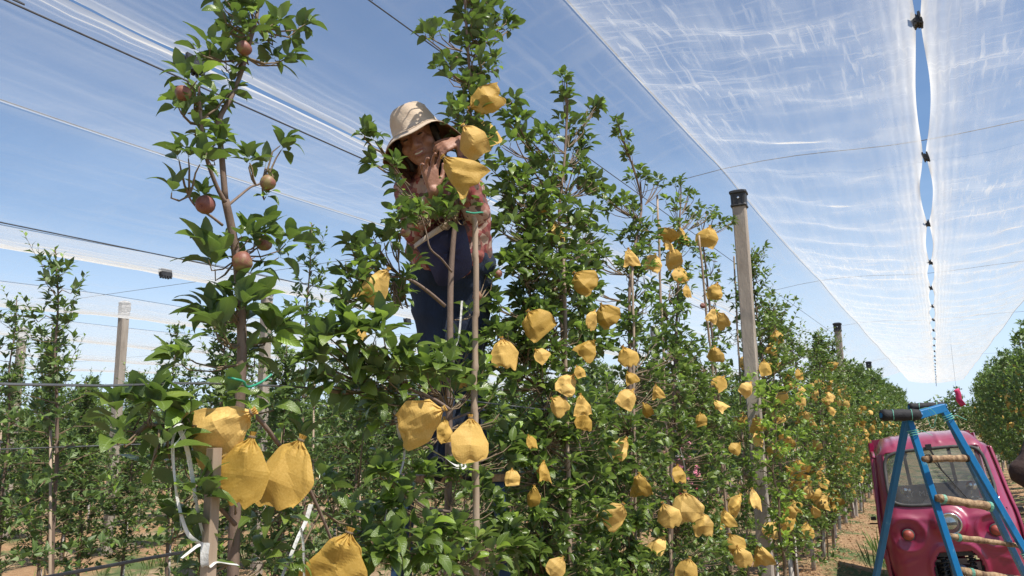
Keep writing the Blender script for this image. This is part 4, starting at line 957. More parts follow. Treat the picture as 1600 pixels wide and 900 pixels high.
w1 = lambda z: 0.34 if z < 1 else (0.44 if z < 2.1 else max(0.10, 0.44 - 0.36 * (z - 2.1)))
w2 = lambda z: 0.34 if z < 1 else (0.46 if z < 1.85 else max(0.125, 0.46 - 0.75 * (z - 1.85)))
w3 = lambda z: 0.36 if z < 1 else (0.50 if z < 2.3 else max(0.12, 0.50 - 0.40 * (z - 2.3)))
NEAR = [variant(100 + i, 3.35 + 0.1 * i, (w1, w3, w1, w3)[i], 2.3, .066, LEAF_MD) for i in range(4)]
MID = [variant(200 + i, 3.0 + 0.13 * i, w2, 3.0, .072, LEAF_LO, 'leaf_far', z0=.62) for i in range(5)]
SPIKE = [variant(300 + i, 3.3 + .15 * i, w2, 1.2, .074, LEAF_LO, 'leaf_far') for i in range(2)]
FAR = [variant(400 + i, 3.2 + 0.1 * i, w3, 1.05, .115, LEAF_LO, 'leaf_far', 3) for i in range(3)]
print('leaves', [v['n'] for v in NEAR + MID + SPIKE + FAR])

def place(v, x, y, H, label, group, rz=None, stake_on=True, twigs=True, name='apple_tree'):
    z = 0.0; e = empty(name, (x, y, z), rng.random() * 6.28 if rz is None else rz); tag(e, label, 'tree', group)
    s = H / v['H']; e.scale = (0.5 + 0.5 * s if s < 1 else 1, 0.5 + 0.5 * s if s < 1 else 1, s); e.rotation_euler.x = rng.gauss(0, .02); e.rotation_euler.y = rng.gauss(0, .02)
    link('trunk', v['trunk'], e)
    if twigs: q_ = link('twigs', v['twigs'], e); q_['kind'] = 'stuff'
    c = link('crown', v['crown'], e); c['kind'] = 'stuff'
    if v['young']: c = link('young_growth', v['young'], e); c['kind'] = 'stuff'
    link('whitewashed_base', v['lime'], e)
    if stake_on: link('cane', v['stake'], e)
    return e
R1 = []
y = 7.98; i = 0
tips = {0: 3.72, 1: 3.3, 2: 3.4, 3: 3.25}
while y < 42:
    H = tips.get(i, 3.15 + rng.gauss(0, 0.12)); i += 1
    # the trees between the post and the bend carry the same bags as the rest of the row
    where = ow(i)
    v = NEAR[i % 4] if y < 17 else FAR[i % 3]
    e = place(v, RX + rng.gauss(0, .05), y, H, 'bagged apple tree, %s one beyond the tall post' % where, 'apple trees of the bagged row')
    R1.append((e, v, y, H, where)); y += 0.92 if y < 17 else 0.98
RR = []
y = 17.0; i = 0
while y < 43:
    i += 1; H = 3.55 + rng.gauss(0, .16)
    e = place(FAR[i % 3], 1.85 + rng.gauss(0, .07), y, H, 'apple tree in the right-hand row, %s from the right frame edge' % ow(i), 'apple trees of the right-hand row', stake_on=False)
    RR.append((e, FAR[i % 3], y, H, i)); y += 0.98
# rows to the left, seen between the near trees
special = {0: [(PX(130, 700, -4.9).y, 3.22, 1), (PX(490, 700, -4.9).y, 3.85, 1), (PX(345, 700, -4.9).y, 3.0, 0), (PX(560, 700, -4.9).y, 2.8, 0)],
           1: [(PX(18, 700, -8.2).y, 3.35, 1), (PX(75, 700, -8.2).y, 3.1, 0), (PX(205, 700, -8.2).y, 2.65, 0), (PX(278, 700, -8.2).y, 3.3, 1), (PX(140, 700, -8.2).y, 2.5, 0)]}
desc = {0: ['slender tree with the tallest spike at the left, nearest of the unbagged trees', 'tall narrow spike-topped tree left of the worker', 'tree directly behind the foremost tree, second row', 'tree in the second row behind the large-leaved branch'],
        1: ['spiky tree at the left frame edge, third row', 'tree with fruit near its top beside the far-left post', 'low rounded tree just right of the pale wrapped post', 'slim spire-like tree left of the foremost tree', 'short tree behind the tallest left-hand spike']}
for k, X in enumerate(ROWS[1:7]):
    ys = []
    if k in special:
        for j, (yy, H, sp_) in enumerate(special[k]):
            place(SPIKE[j % 2] if sp_ else MID[(0, 2, 4)[j % 3]], X + rng.gauss(0, .04), yy, H, desc[k][j], 'unbagged apple trees of the left rows'); ys.append(yy)
    y = (3.75, 3.4, 4.1, 5, 6, 7)[k]; n = 0; ym = (24, 27, 29, 31, 32, 33)[k]
    while y < ym:
        n += 1
        if not any(abs(y - q) < 0.45 for q in ys):
            v = MID[rng.randrange(5)] if y < 14 + 0 * k else FAR[rng.randrange(3)]
            H = 2.85 + rng.gauss(0, .24) + (0.4 if rng.random() < 0.25 else 0)
            if k == 0 and y < 8: H = 2.45 + rng.random() * .25
            if k > 1 and abs(X) > 10: v = FAR[rng.randrange(3)] if y > 10 else v
            place(v, X + rng.gauss(0, .06), y, H, '%s unbagged apple tree, %s from the near end of the %s row' % ('taller' if H > 2.95 else ('low' if H < 2.6 else 'middling'), ow(n), ORD[k]), 'unbagged apple trees of the left rows', stake_on=(y < 16))
        y += .86 if k == 0 else (0.95 if k < 3 else 1.1)
# what lies beyond: more rows reading as one green belt
def belt():
    r = random.Random(8); f = Foliage(); 
    def block(x0, x1, y0, y1, n, h, size):
        for i in range(n):
            X = r.uniform(x0, x1); Y = r.uniform(y0, y1); hh = h * (0.75 + 0.35 * vnoise(np.array([X * 0.9 + 200]), np.array([Y * 0.9 + 200]))[0]) 
            z = hh * r.random() ** 0.6; f.L.append((Vector((X, Y, z)),) + leaf_frame(Vector((r.gauss(0, 1), r.gauss(0, 1), r.uniform(-.2, 1))), r.gauss(0, .8)) + (size * r.uniform(.6, 1.3), False))
    block(-75, -23, 2, 9, 9000, 2.9, .26); block(-75, -21, 32, 36, 16000, 3.0, .26); block(-26, -23, 3, 36, 9000, 2.9, .22); block(-21, -3, 34, 37, 9000, 3.0, .24); block(-22, 12, 62, 66, 12000, 3.0, .28)
    o = link('distant_orchard', f.merged([LEAF_LO[1]], M['leaf_far'], 'distant_orchard')); tag(o, 'far green belt of orchard rows closing the view at the horizon', 'trees', kind='stuff')
belt()
for i, (px, hh) in enumerate(((1412, 2.6), (1438, 2.9), (1487, 4.9), (1497, 5.3), (1505, 3.1), (1462, 2.6), (1520, 3.4))):
    q = P(px, 640, 52); place(FAR[i % 3], q.x, q.y, hh * 0.72, ['small tree at the far lane end, left of the ladder top', 'second small tree at the far lane end, above the foam roll', 'thin tall tree at the lane end, left of the pink flag', 'thin tall tree right below the pink flag', 'bushy tree at the lane end beside the right-hand row', 'low tree at the lane end seen through the ladder top', 'tree at the lane end partly behind the right-hand row'][i], 'small trees at the end of the lane', stake_on=False)
# one bright yellow-green young tree in the bagged row
def bright():
    r = random.Random(77); f = Foliage(); wd = MB(); tw = MB(); c = PX(1205, 655, RX + .30); base = Vector((c.x, c.y, 0))
    grow(f, wd, tw, r, base, c.z + .32, lambda z: .08 if z < 1.2 else .30, 0.8, 1.3, .075, top=.4)
    t = thing('young_tree', base, 'bright yellow-green young tree shining among the darker bagged trees beside the tall post', 'tree')
    world_child(wd.build('trunk', M['twig'], smooth=True), t); world_child(tw.build('branches', M['twig']), t)
    o = link('foliage', f.merged(LEAF_MD, M['leaf_young'], 'foliage')); world_child(o, t); o['kind'] = 'stuff'
bright()

# ------------------------------------------------------------------ kraft paper bags
def pl(tab, u):
    for (a, x), (b, y) in zip(tab, tab[1:]):
        if u <= b: return x + (y - x) * (u - a) / (b - a)
    return tab[-1][1]
def bag_mesh(seed, seg=32, rows=24):
    """folded paper bag hanging from a gathered neck: neck at the origin, body towards -Z, about 1 unit long.
    Each side outline and the front and back ridges are broken lines, so the paper falls into large flat facets"""
    r = random.Random(seed * 13 + 5); vs = []; kind = seed % 4
    U = r.uniform
    def side():
        w1, w2, w3 = [(U(.20, .30), U(.40, .50), U(.24, .36)), (U(.18, .26), U(.36, .44), U(.46, .58)), (U(.30, .42), U(.42, .50), U(.36, .46)), (U(.24, .34), U(.46, .56), U(.30, .50))][kind]
        return [(-.08, .07), (-.02, .045), (.03, .05), (U(.12, .2), w1), (U(.42, .62), w2), (U(.80, .92), (w2 + w3) / 2 + U(-.04, .06)), (1.0, w3)]
    sl, sr = side(), side()
    rf = [(-.1, 0), (U(.2, .35), U(-.5, .5)), (U(.45, .65), U(-.5, .5)), (1.0, U(-.7, .7))]; rb = [(-.1, 0), (U(.3, .6), U(-.6, .6)), (1.0, U(-.6, .6))]
    bf = [(-.08, .05), (-.02, .04), (.03, .045), (U(.14, .22), U(.10, .16)), (U(.40, .60), U(.30, .42)), (U(.72, .85), U(.14, .28)), (1.0, .006)]; bb = [(-.08, .05), (-.02, .04), (.03, .045), (U(.2, .3), U(.12, .18)), (U(.5, .7), U(.14, .22)), (1.0, .006)]
    cl_, cr2 = U(-.14, .12), U(-.14, .12); bend = U(-.2, .2); folds = []
    for i in range(4):
        an = U(0, math.pi); folds.append((math.cos(an), math.sin(an), U(1.5, 3.6), U(0, 2), U(.014, .036)))
    h = seg // 2
    for i in range(rows):
        u = -.08 + 1.08 * i / (rows - 1); xl, xr = pl(sl, u), pl(sr, u)
        for k in range(seg):
            front = k < h; t = -1 + 2 * k / h if front else 1 - 2 * (k - h) / h
            x = t * (xr if t > 0 else xl); tp = pl(rf if front else rb, u); bz = pl(bf if front else bb, u)
            tent = (t + 1) / (tp + 1) if t < tp else (1 - t) / (1 - tp); rnd = math.sqrt(max(0, 1 - t * t)); w_ = .88 * tent + .12 * rnd if u > .08 else rnd
            y = -bz * w_ if front else bz * w_
            d = 0
            for fx, fz, ff, ph, am in folds: d += am * (abs(((x * fx - u * fz) * ff + ph + (0 if front else .7)) % 2.0 - 1) - .5) * 2
            m_ = min(1, max(0, (u - .06) / .1)) * min(1, (1.03 - u) / .1); y += (-d if front else d) * m_ * min(1, rnd * 1.6); x += d * .5 * m_
            pt = (.28 * math.exp(-((u - .10) / .09) ** 2) if u > .02 else (.30 if u < -.03 else .15)) * (1 if (k // 2) % 2 else -1) * (.6 + .4 * r.random()); x *= 1 + pt * .4; y *= 1 + pt * 1.6
            e = max(0, (u - .7) / .3); z = -u - e * (cl_ * max(0, -t) + cr2 * max(0, t)) - e * .05 * math.cos(t * 7 + seed)
            vs.append((x, y + bend * u * u * .5, z))
    fs = []
    for i in range(rows - 1):
        for k in range(seg):
            a_ = i * seg + k; b_ = i * seg + (k + 1) % seg; c_ = b_ + seg; d_ = a_ + seg
            fs += [(a_, d_, b_), (b_, d_, c_)] if (k * 2 // seg + seed) % 2 else [(a_, d_, c_), (a_, c_, b_)]
    m = MB(); m.add(vs, fs); m.add(vs[-seg:], [tuple(range(seg))])
    return m.mesh('bag_paper', M['paper'])
BAGS = [bag_mesh(i) for i in range(16)]
BAGS_LO = [bag_mesh(20 + i, 12, 10) for i in range(7)]
TIE = MB().lathe([(0.056, 0.018), (0.066, 0.008), (0.066, -0.012), (0.054, -0.022)], 8).mesh('twist_tie', M['twig'])
CR, CU, CF = CM @ Vector((1, 0, 0)), CM @ Vector((0, 1, 0)), CM @ Vector((0, 0, 1))
BAGN = [0]
def bag_at(p, size, ang, label, yaw=None, group='kraft paper bags on the apples', lo=False, fat=1.0, mesh=None, fwd=0.0):
    """p centre of bag, size its length in metres, ang tilt in the view plane (0 hangs straight down, + swings to the right)"""
    ax = (-Vector((0, 0, 1)) * math.cos(R(ang)) + CR * math.sin(R(ang)) + CF * fwd).normalized(); z = -ax
    y_ = CF - z * CF.dot(z); y_.normalize(); x_ = y_.cross(z)
    q = Quaternion(z, R(yaw if yaw is not None else rng.uniform(-50, 50))); x_ = q @ x_; y_ = q @ y_
    BAGN[0] += 1; me = mesh or (BAGS_LO[BAGN[0] % 7] if lo else BAGS[BAGN[0] % 16])
    o = link('paper_bag', me); mt = Matrix((x_, y_, z)).transposed().to_4x4()
    o.matrix_world = Matrix.Translation(Vector(p) - ax * size * .5) @ mt @ Matrix.Diagonal((size * fat, size * fat, size, 1))
    tag(o, label, 'paper bag', group)
    if not lo and size / max(depth(p), .1) * 1180 > 38: link('twist_tie', TIE, o)
    return o
HB = [  # px, py, size px, tilt, yaw, X offset, label, fat
    (348, 668, 98, -62, 10, .10, 'uppermost of the three big paper bags on the foremost tree, tip pointing left', 1.0, .05),
    (382, 735, 104, -8, 5, .14, 'middle one of the three big bags on the foremost tree, smooth and lit', .86, .15),
    (448, 738, 106, -22, -20, .12, 'right-hand one of the three big bags on the foremost tree, seen side on', .86, .1),
    (530, 878, 92, -18, 15, .14, 'big crumpled bag cut by the bottom edge of the photo', 1.15, .1),
    (757, 158, 50, 115, 0, .08, 'topmost paper bag in the worker\'s tree, lying almost flat', 0.95, 0),
    (756, 208, 46, 20, 30, .0, 'bag half hidden behind the one at the worker\'s fingers', 1.2, 0),
    (737, 219, 54, 28, -15, .10, 'bag pinched closed between the worker\'s fingertips', .95, .1),
    (718, 267, 66, 48, 5, .14, 'lower bag at the worker\'s hands, resting on the bamboo top', .95, .1),
    (590, 446, 58, -32, 20, .05, 'bag hanging from the bare side branch left of the worker', .9, 0),
    (552, 512, 44, 70, 20, .10, 'bag half buried in leaves left of the worker\'s knees', .8, 0),
    (660, 657, 72, -62, 10, .22, 'left one of the pair of bags below the worker, pointed to the left', 1.0, .1),
    (694, 672, 36, 0, 40, .12, 'small bag wedged between the pair of bags below the worker', 1.0, 0),
    (735, 686, 66, 0, 25, .24, 'right one of the pair of bags below the worker, corner hanging down', .95, .15),
    (788, 552, 46, 10, 20, .10, 'bag to the right of the thick bamboo at thigh height of the worker', 1.1, 0),
    (838, 504, 44, 35, 0, .14, 'bright round-looking bag standing out right of the worker, star-creased', 1.2, .3),
    (716, 590, 34, 10, 40, .0, 'small bag hidden in leaves in front of the worker\'s shins', 1, 0)]
for i_, (px, py, s, ang, yaw, xo, lab, fat, fw) in enumerate(HB):
    c = PX(px, py, RX + xo); bag_at(c, s / 1180 * depth(c), ang, lab, yaw, fat=fat, fwd=fw, mesh=BAGS[(5, 4, 3, 9, 2, 6, 7, 1, 13, 10, 11, 8, 15, 12, 14, 0)[i_]])
MB_ = [(912, 440, 40), (948, 492, 38), (925, 500, 32), (870, 362, 30), (845, 325, 16), (886, 600, 36), (873, 633, 30), (910, 632, 32), (912, 656, 30), (918, 545, 32), (845, 555, 24), (981, 557, 34), (980, 622, 34), (1027, 612, 22), (968, 700, 38), (850, 736, 30), (835, 775, 30),
       (960, 805, 44), (870, 885, 34), (1000, 757, 34), (985, 402, 28), (1020, 410, 28), (1042, 366, 30), (1066, 369, 30), (1052, 403, 30), (1063, 428, 28), (1105, 369, 34), (1045, 382, 22), (1117, 455, 28), (1114, 492, 24), (1128, 500, 26), (1118, 553, 24), (1125, 598, 26),
       (1124, 633, 22), (1167, 607, 24), (1073, 455, 22), (1185, 685, 24), (1183, 662, 24), (1072, 792, 46), (1045, 805, 40), (1098, 818, 34), (1148, 788, 36), (1180, 780, 32), (1148, 850, 32), (1160, 870, 34), (1190, 867, 32), (1073, 892, 40), (1208, 827, 28), (1232, 812, 26),
       (1240, 740, 28), (1243, 786, 28), (1260, 830, 24), (1030, 850, 30), (1010, 640, 22), (1095, 655, 20), (830, 690, 22), (1135, 810, 28), (1215, 650, 22), (1195, 575, 24), (1205, 545, 22), (905, 580, 20), (800, 745, 24), (1060, 740, 26), (1150, 700, 20), (985, 590, 20)]
stems = [(870, 'the bushy tree right of the worker'), (985, 'the tree with the arching top shoot'), (1055, 'the tree with the bag clump at its top'), (1118, 'the tree just before the tall post'), (1215, 'the trees right beyond the tall post')]
def side_word(px, sx): return 'left of its stem' if px < sx - 14 else ('right of its stem' if px > sx + 14 else 'on its stem line')
byt = {}
for px, py, s in MB_:
    st = min(stems, key=lambda q: abs(q[0] - px)); byt.setdefault(st, []).append((py, px, s))
for (sx_, nm), L_ in byt.items():
    L_.sort()
    for i, (py, px, s) in enumerate(L_):
        xo = .16 + .10 * rng.random() if py > 430 else .05
        c = PX(px, py, RX + xo); k = i + 1
        o_ = 'topmost' if i == 0 else ('lowest' if i == len(L_) - 1 else ow(k) + ' from the top')
        bag_at(c, s / 1180 * depth(c) * .97, rng.choice((-40, -20, 0, 0, 10, 25, 45)), 'bag %s in %s' % (o_, nm), fat=rng.uniform(.95, 1.2), fwd=rng.uniform(0, .3))
# bags on the trees further down the rows
left = 300 - BAGN[0]; more = MB()
def hang(e, v, y, H, nb, label, sidex):
    r = rng; out = []
    for j in range(nb):
        z = r.uniform(.75, H - .75) if r.random() < .85 else r.uniform(.6, H - .4); wd = (.42 if z < 2.2 else max(.14, .42 - .3 * (z - 2.2)))
        a = r.uniform(-2.4, 0.9) if sidex > 0 else r.uniform(2.3, 5.2); q = Vector((e.location.x + math.cos(a) * wd * r.uniform(.4, .92), y + math.sin(a) * wd * .8, z)); out.append(q)
    out.sort(key=lambda q: q.z); return out
def many_bags(trees, nbf, what, sidex, budget):
    cnt = 0
    for e, v, y, H, where in trees:
        qs = hang(e, v, y, H, nbf(y), '', sidex)
        for i, q in enumerate(qs):
            sz = rng.uniform(.10, .15); ang = rng.gauss(0, 38)
            if cnt < budget:
                cnt += 1; k = i + 1; o_ = 'lowest' if i == 0 else ow(k) + ' from the bottom'
                bag_at(q, sz, ang, 'bag %s on the %s tree %s' % (o_, where if isinstance(where, str) else ow(where), what), lo=y > 11, fat=rng.uniform(.95, 1.25))
            else:
                me = BAGS_LO[rng.randrange(5)]; rot = Matrix.Rotation(rng.random() * 6, 3, 'Z') @ Matrix.Rotation(R(ang), 3, 'X')
                more.add([q + rot @ (Vector(vv.co) * sz) for vv in me.vertices], [tuple(pp.vertices) for pp in me.polygons])
    return cnt
c1 = many_bags(R1, lambda y: 15 if y < 12 else (13 if y < 18 else 9), 'beyond the tall post', 1, 160)
c2 = many_bags(RR, lambda y: 8 if y < 24 else 5, 'of the right-hand row', -1, max(0, 300 - BAGN[0]))
o = more.build('distant_paper_bags', M['paper']) if more.v else None
if o: tag(o, 'tiny paper bags dotted over the far parts of both bagged rows', 'paper bags', kind='stuff')

# ------------------------------------------------------------------ step ladders
def foam_roll(a, b, r_, parent):
    a = Vector(a); b = Vector(b); m = MB(); n = 12; pts = [a.lerp(b, i / n) for i in range(n + 1)]; rad = [r_ * (1.0 + 0.05 * math.sin(i * 2.1) - (.10 if i in (3, 9) else 0)) for i in range(n + 1)]
    rad[0] *= .88; rad[-1] *= .88; m.tube(pts, rad, 16); o = m.build('foam_roll', M['foam'], parent, True)
    d = (b - a).normalized(); x = d.orthogonal().normalized(); y = d.cross(x)
    for u in (.27, .76):
        t = MB(); c = a.lerp(b, u); t.tube([c + (x * math.cos(k) + y * math.sin(k)) * r_ * .97 + d * .004 * math.sin(k * 2) for k in [i * .5 for i in range(14)]], .0016, 4)
        t.build('twine', M['twine'], o)
    return o
def blue_ladder():
    t1_, t2_ = P(1419, 652, 4.0), P(1474, 640, 4.08)
    base = Vector(((t1_.x + t2_.x) / 2, t1_.y - .2, 0)); e = thing('step_ladder', base, 'bright blue painted step ladder with log rungs and black foam rolls on top', 'ladder')
    def W(o): o.location = -base; return o
    def ext(a, b, z=0.0):
        d = b - a; return a + d * ((a.z - z) / -d.z)
    bl = P(1491, 878, 3.80); br = P(1600, 858, 3.86); rl = P(1369, 900, 4.45); rr = P(1604, 905, 4.6)
    FL = (t1_, ext(t1_, bl)); FR = (t2_, ext(t2_, br)); RL = (P(1417, 654, 4.05), ext(P(1417, 654, 4.05), rl)); RRr = (P(1478, 645, 4.12), ext(P(1478, 645, 4.12), rr))
    for (a, b), nm in ((FL, 'rail'), (FR, 'rail'), (RL, 'rear_leg'), (RRr, 'rear_leg')):
        W(MB().bar(a, b, 0.031, .030, tuple(CF)).build(nm, M['blue_paint'], e))
    W(MB().bar(P(1432, 649, 4.0), P(1474, 637, 4.06), .038, .042).build('top_bar', M['blue_paint'], e))
    W(MB().bar(RL[0].lerp(RL[1], .62), RRr[0].lerp(RRr[1], .62), .03, .03).build('rear_brace', M['blue_paint'], e))
    def rung(x0, y0, x1, y1, r0, r1, dd=3.86):
        a = P(x0, y0, dd); b = P(x1, y1, dd + .05); m = MB(); n = 10; pts = []; rad = []; r_ = random.Random(int(x0))
        for i in range(n + 1):
            u = i / n; pts.append(a.lerp(b, u) + Vector((0, 0, r_.gauss(0, .0012)))); rad.append((r0 + (r1 - r0) * u) * (1 + r_.gauss(0, .09)) * (.9 if i in (0, n) else 1))
        m.tube(pts, rad, 10); o = W(m.build('rung', M['wood_rung'], e, True)); return a, b, o
    for x0, y0, x1, y1, r0, r1 in ((1442, 717, 1512, 716, .019, .016), (1463, 778, 1548, 792, .020, .022), (1484, 838, 1597, 853, .017, .012), (1502, 893, 1630, 912, .022, .018)):
        a, b, o = rung(x0, y0, x1, y1, r0, r1)
        for u, rr_ in ((.10, r0), (.95, r1)):
            c = a.lerp(b, u); d = (b - a).normalized(); x = d.orthogonal().normalized(); y = d.cross(x); m = MB()
            for q in (0, .006, .012): m.tube([c + d * q + (x * math.cos(k) + y * math.sin(k)) * (rr_ * 1.12) for k in [i * .55 for i in range(13)]], .0018, 4)
            m.build('binding', M['dark_metal'] if y0 < 730 else M['twine'], o)
    for u0, (a, b) in ((.365, FR), (.60, FR), (.02, FR), (.04, FL)):
        c = a.lerp(b, u0); d = (b - a).normalized(); x = d.orthogonal().normalized(); y = d.cross(x); m = MB()
        for q in (-.006, .001, .008): m.tube([c + d * q * 1.6 + (x * math.cos(k) * 1.0 + y * math.sin(k)) * .027 for k in [i * .5 for i in range(14)]], .0022, 4)
        m.tube([c + x * .03, c + CR * .05 + Vector((0, 0, .01)), c + CR * .10 - Vector((0, 0, .015))], .0014, 4); W(m.build('twine', M['twine'], e))
    m = MB(); m.tube(smooth_path([P(1450, 640, 3.98), P(1458, 650, 3.97), P(1461, 664, 3.98), P(1455, 668, 3.99), P(1449, 652, 3.99)], 4), .0013, 4); W(m.build('loose_twine', M['twine'], e)); m = MB()
    m.tube(smooth_path([P(1436, 640, 3.97), P(1450, 637, 3.96), P(1463, 648, 3.97), P(1460, 662, 3.97)], 4), .0013, 4); W(m.build('loose_twine', M['twine'], e))
    for a, b, r_ in ((P(1377, 649, 3.97), P(1436, 648, 3.97), .031), (P(1420, 636, 4.12), P(1476, 634, 4.1), .021)): W(foam_roll(a, b, r_, e))
    W(MB().tube([P(1376, 649, 3.97), P(1440, 648, 3.97)], .014, 8).build('handle_bar', M['blue_paint'], e))
    W(MB().tube([P(1419, 636.5, 4.12), P(1479, 634, 4.1)], .010, 8).build('handle_bar', M['blue_paint'], e))
blue_ladder()

def worker_ladder():
    top = P(708, 742, 3.22); zt = top.z; base = Vector((top.x, top.y, 0)); e = thing('step_ladder', base, 'dark shaded step ladder under the worker, mostly hidden by leaves', 'ladder')
    d1 = (CR * 1.0); d1.z = 0; d1.normalize(); d2 = Vector((-d1.y, d1.x, 0))
    for s in (-1, 1):
        for q in (-1, 1):
            MB().bar(d1 * .19 * s + d2 * .03 * q + Vector((0, 0, zt)), d1 * .30 * s + d2 * .55 * q, .045, .035).build('rail', M['shaded_blue_paint'], e)
    for i in range(1, 6):
        z = zt * i / 6; w_ = .19 + .11 * (1 - i / 6); k = .03 + .52 * (1 - i / 6)
        MB().tube([d1 * -w_ - d2 * k + Vector((0, 0, z)), d1 * w_ - d2 * k + Vector((0, 0, z))], .02, 8).build('rung', M['shaded_blue_paint'], e, True)
    MB().box((0, 0, zt - .01), (.46, .16, .03), Matrix.Rotation(math.atan2(d1.y, d1.x), 3, 'Z')).build('standing_board', M['wood_rung'], e)
    return zt
LZ = worker_ladder()
def alu_ladder():
    a = PX(1030, 662, -4.2); b = PX(1058, 740, -4.2); e = thing('aluminium_ladder', (b.x, b.y, 0), 'grey aluminium ladder leaning behind the bagged row near the pink hat', 'ladder')
    for o_ in (Vector((0, 0, 0)), CR * .28):
        d = (b - a); bb = a + d * (a.z / -d.z); world_child(MB().bar(a + o_ - d * .1, bb + o_, .05, .025).build('rail', M['alu'], e), e)
    for i in range(6):
        p = a + (b - a) * (.15 + .5 * i); world_child(MB().tube([p, p + CR * .28], .014, 6).build('rung', M['alu'], e), e)
alu_ladder()
def flag():
    p0 = P(1494, 608, 24); p1 = P(1503, 634, 24); m = MB(); pts = [p0.lerp(p1, i / 8) + CR * .05 * math.sin(i) * (i / 8) for i in range(9)]
    m.ribbon(pts, .17, tuple(CR), 0.6); base = Vector((p0.x, p0.y, p0.z)); e = thing('pink_pennant', base, 'pink cloth pennant hanging from a wire over the end of the lane', 'pennant')
    m.v = [tuple(Vector(v)) for v in m.v]; o = world_child(m.build('cloth', M['hot_pink'], e, True), e); sm = o.modifiers.new('thickness', 'SOLIDIFY'); sm.thickness = .006
    m = MB(); m.tube([p0, p0 + Vector((0, 0, .12)), Vector((p0.x, p0.y, 0.1)) + Vector((0, 0, RZ))], .004, 4); world_child(m.build('cord', M['wire'], e), e)
flag()

# ------------------------------------------------------------------ people
def capsule(m, a, b, ra, rb, seg=14, flat=1.0, fdir=None):
    """closed tapered capsule from a to b"""
    a = Vector(a); b = Vector(b); d = b - a; Lg = d.length; d.normalize()
    x = (Vector(fdir) - d * d.dot(Vector(fdir))).normalized() if fdir is not None else d.orthogonal().normalized(); y = d.cross(x)
    rows = [(0.001, -ra)] + [(ra * math.cos(t), -ra * math.sin(t)) for t in (1.1, .6, .2)] + [(ra + (rb - ra) * u, Lg * u) for u in (0.1, .35, .65, .9)] + [(rb * math.cos(t), Lg + rb * math.sin(t)) for t in (.2, .6, 1.1)] + [(0.001, Lg + rb)]
    vs = [a + d * z + (x * math.cos(2 * math.pi * k / seg) * flat + y * math.sin(2 * math.pi * k / seg)) * r_ for r_, z in rows for k in range(seg)]; n = len(rows)
    m.add(vs, [(i * seg + k, i * seg + (k + 1) % seg, (i + 1) * seg + (k + 1) % seg, (i + 1) * seg + k) for i in range(n - 1) for k in range(seg)] + [tuple(range(seg - 1, -1, -1)), tuple((n - 1) * seg + k for k in range(seg))])
def ellipsoid(m, c, X, Y, Z, seg=16, rings=10):
    c = Vector(c); vs = []
    for i in range(rings + 1):
        t = math.pi * i / rings
        for k in range(seg):
            a = 2 * math.pi * k / seg; q = max(math.sin(t), .004); vs.append(c + Vector(X) * (math.cos(a) * q) + Vector(Y) * (math.sin(a) * q) + Vector(Z) * -math.cos(t))
    m.add(vs, [(i * seg + k, i * seg + (k + 1) % seg, (i + 1) * seg + (k + 1) % seg, (i + 1) * seg + k) for i in range(rings) for k in range(seg)] + [tuple(range(seg - 1, -1, -1)), tuple(rings * seg + k for k in range(seg))])
def fuse(m, name, mat, parent, voxel, base, smooth=4, wr=0.0, wscale=10.0):
    """melt overlapping closed shapes into ONE continuous surface"""
    me = m.mesh(name + '_src', mat); o = bpy.data.objects.new(name + '_src', me); COL.objects.link(o)
    md = o.modifiers.new('r', 'REMESH'); md.mode = 'VOXEL'; md.voxel_size = voxel; md.use_smooth_shade = True
    if smooth: sm = o.modifiers.new('s', 'SMOOTH'); sm.iterations = smooth; sm.factor = .5
    dg = bpy.context.evaluated_depsgraph_get(); me2 = bpy.data.meshes.new_from_object(o.evaluated_get(dg)); me2.name = name
    n = len(me2.vertices); co = np.empty(n * 3, dtype=np.float32); me2.vertices.foreach_get('co', co); co = co.reshape(-1, 3)
    if wr:
        no = np.empty(n * 3, dtype=np.float32); me2.vertices.foreach_get('normal', no); no = no.reshape(-1, 3)
        d = fbm(co[:, 0] * wscale + co[:, 1] * wscale * .7 + 40, co[:, 2] * wscale * 1.6 + co[:, 0] * 3 + 40, 3) - .47
        rdg = np.abs(fbm(co[:, 0] * wscale * .6 + co[:, 2] * wscale * .5 + 90, co[:, 2] * wscale * .8 - co[:, 1] * wscale * .5 + 90, 2) - .38)
        co = co + no * (d * wr + (rdg - .1) * wr * .9)[:, None]
    co = co - np.array(tuple(base), dtype=np.float32); me2.vertices.foreach_set('co', co.astype(np.float32).ravel()); me2.update()
    if not me2.materials: me2.materials.append(mat)
    bpy.data.objects.remove(o); bpy.data.meshes.remove(me); return link(name, me2, parent)
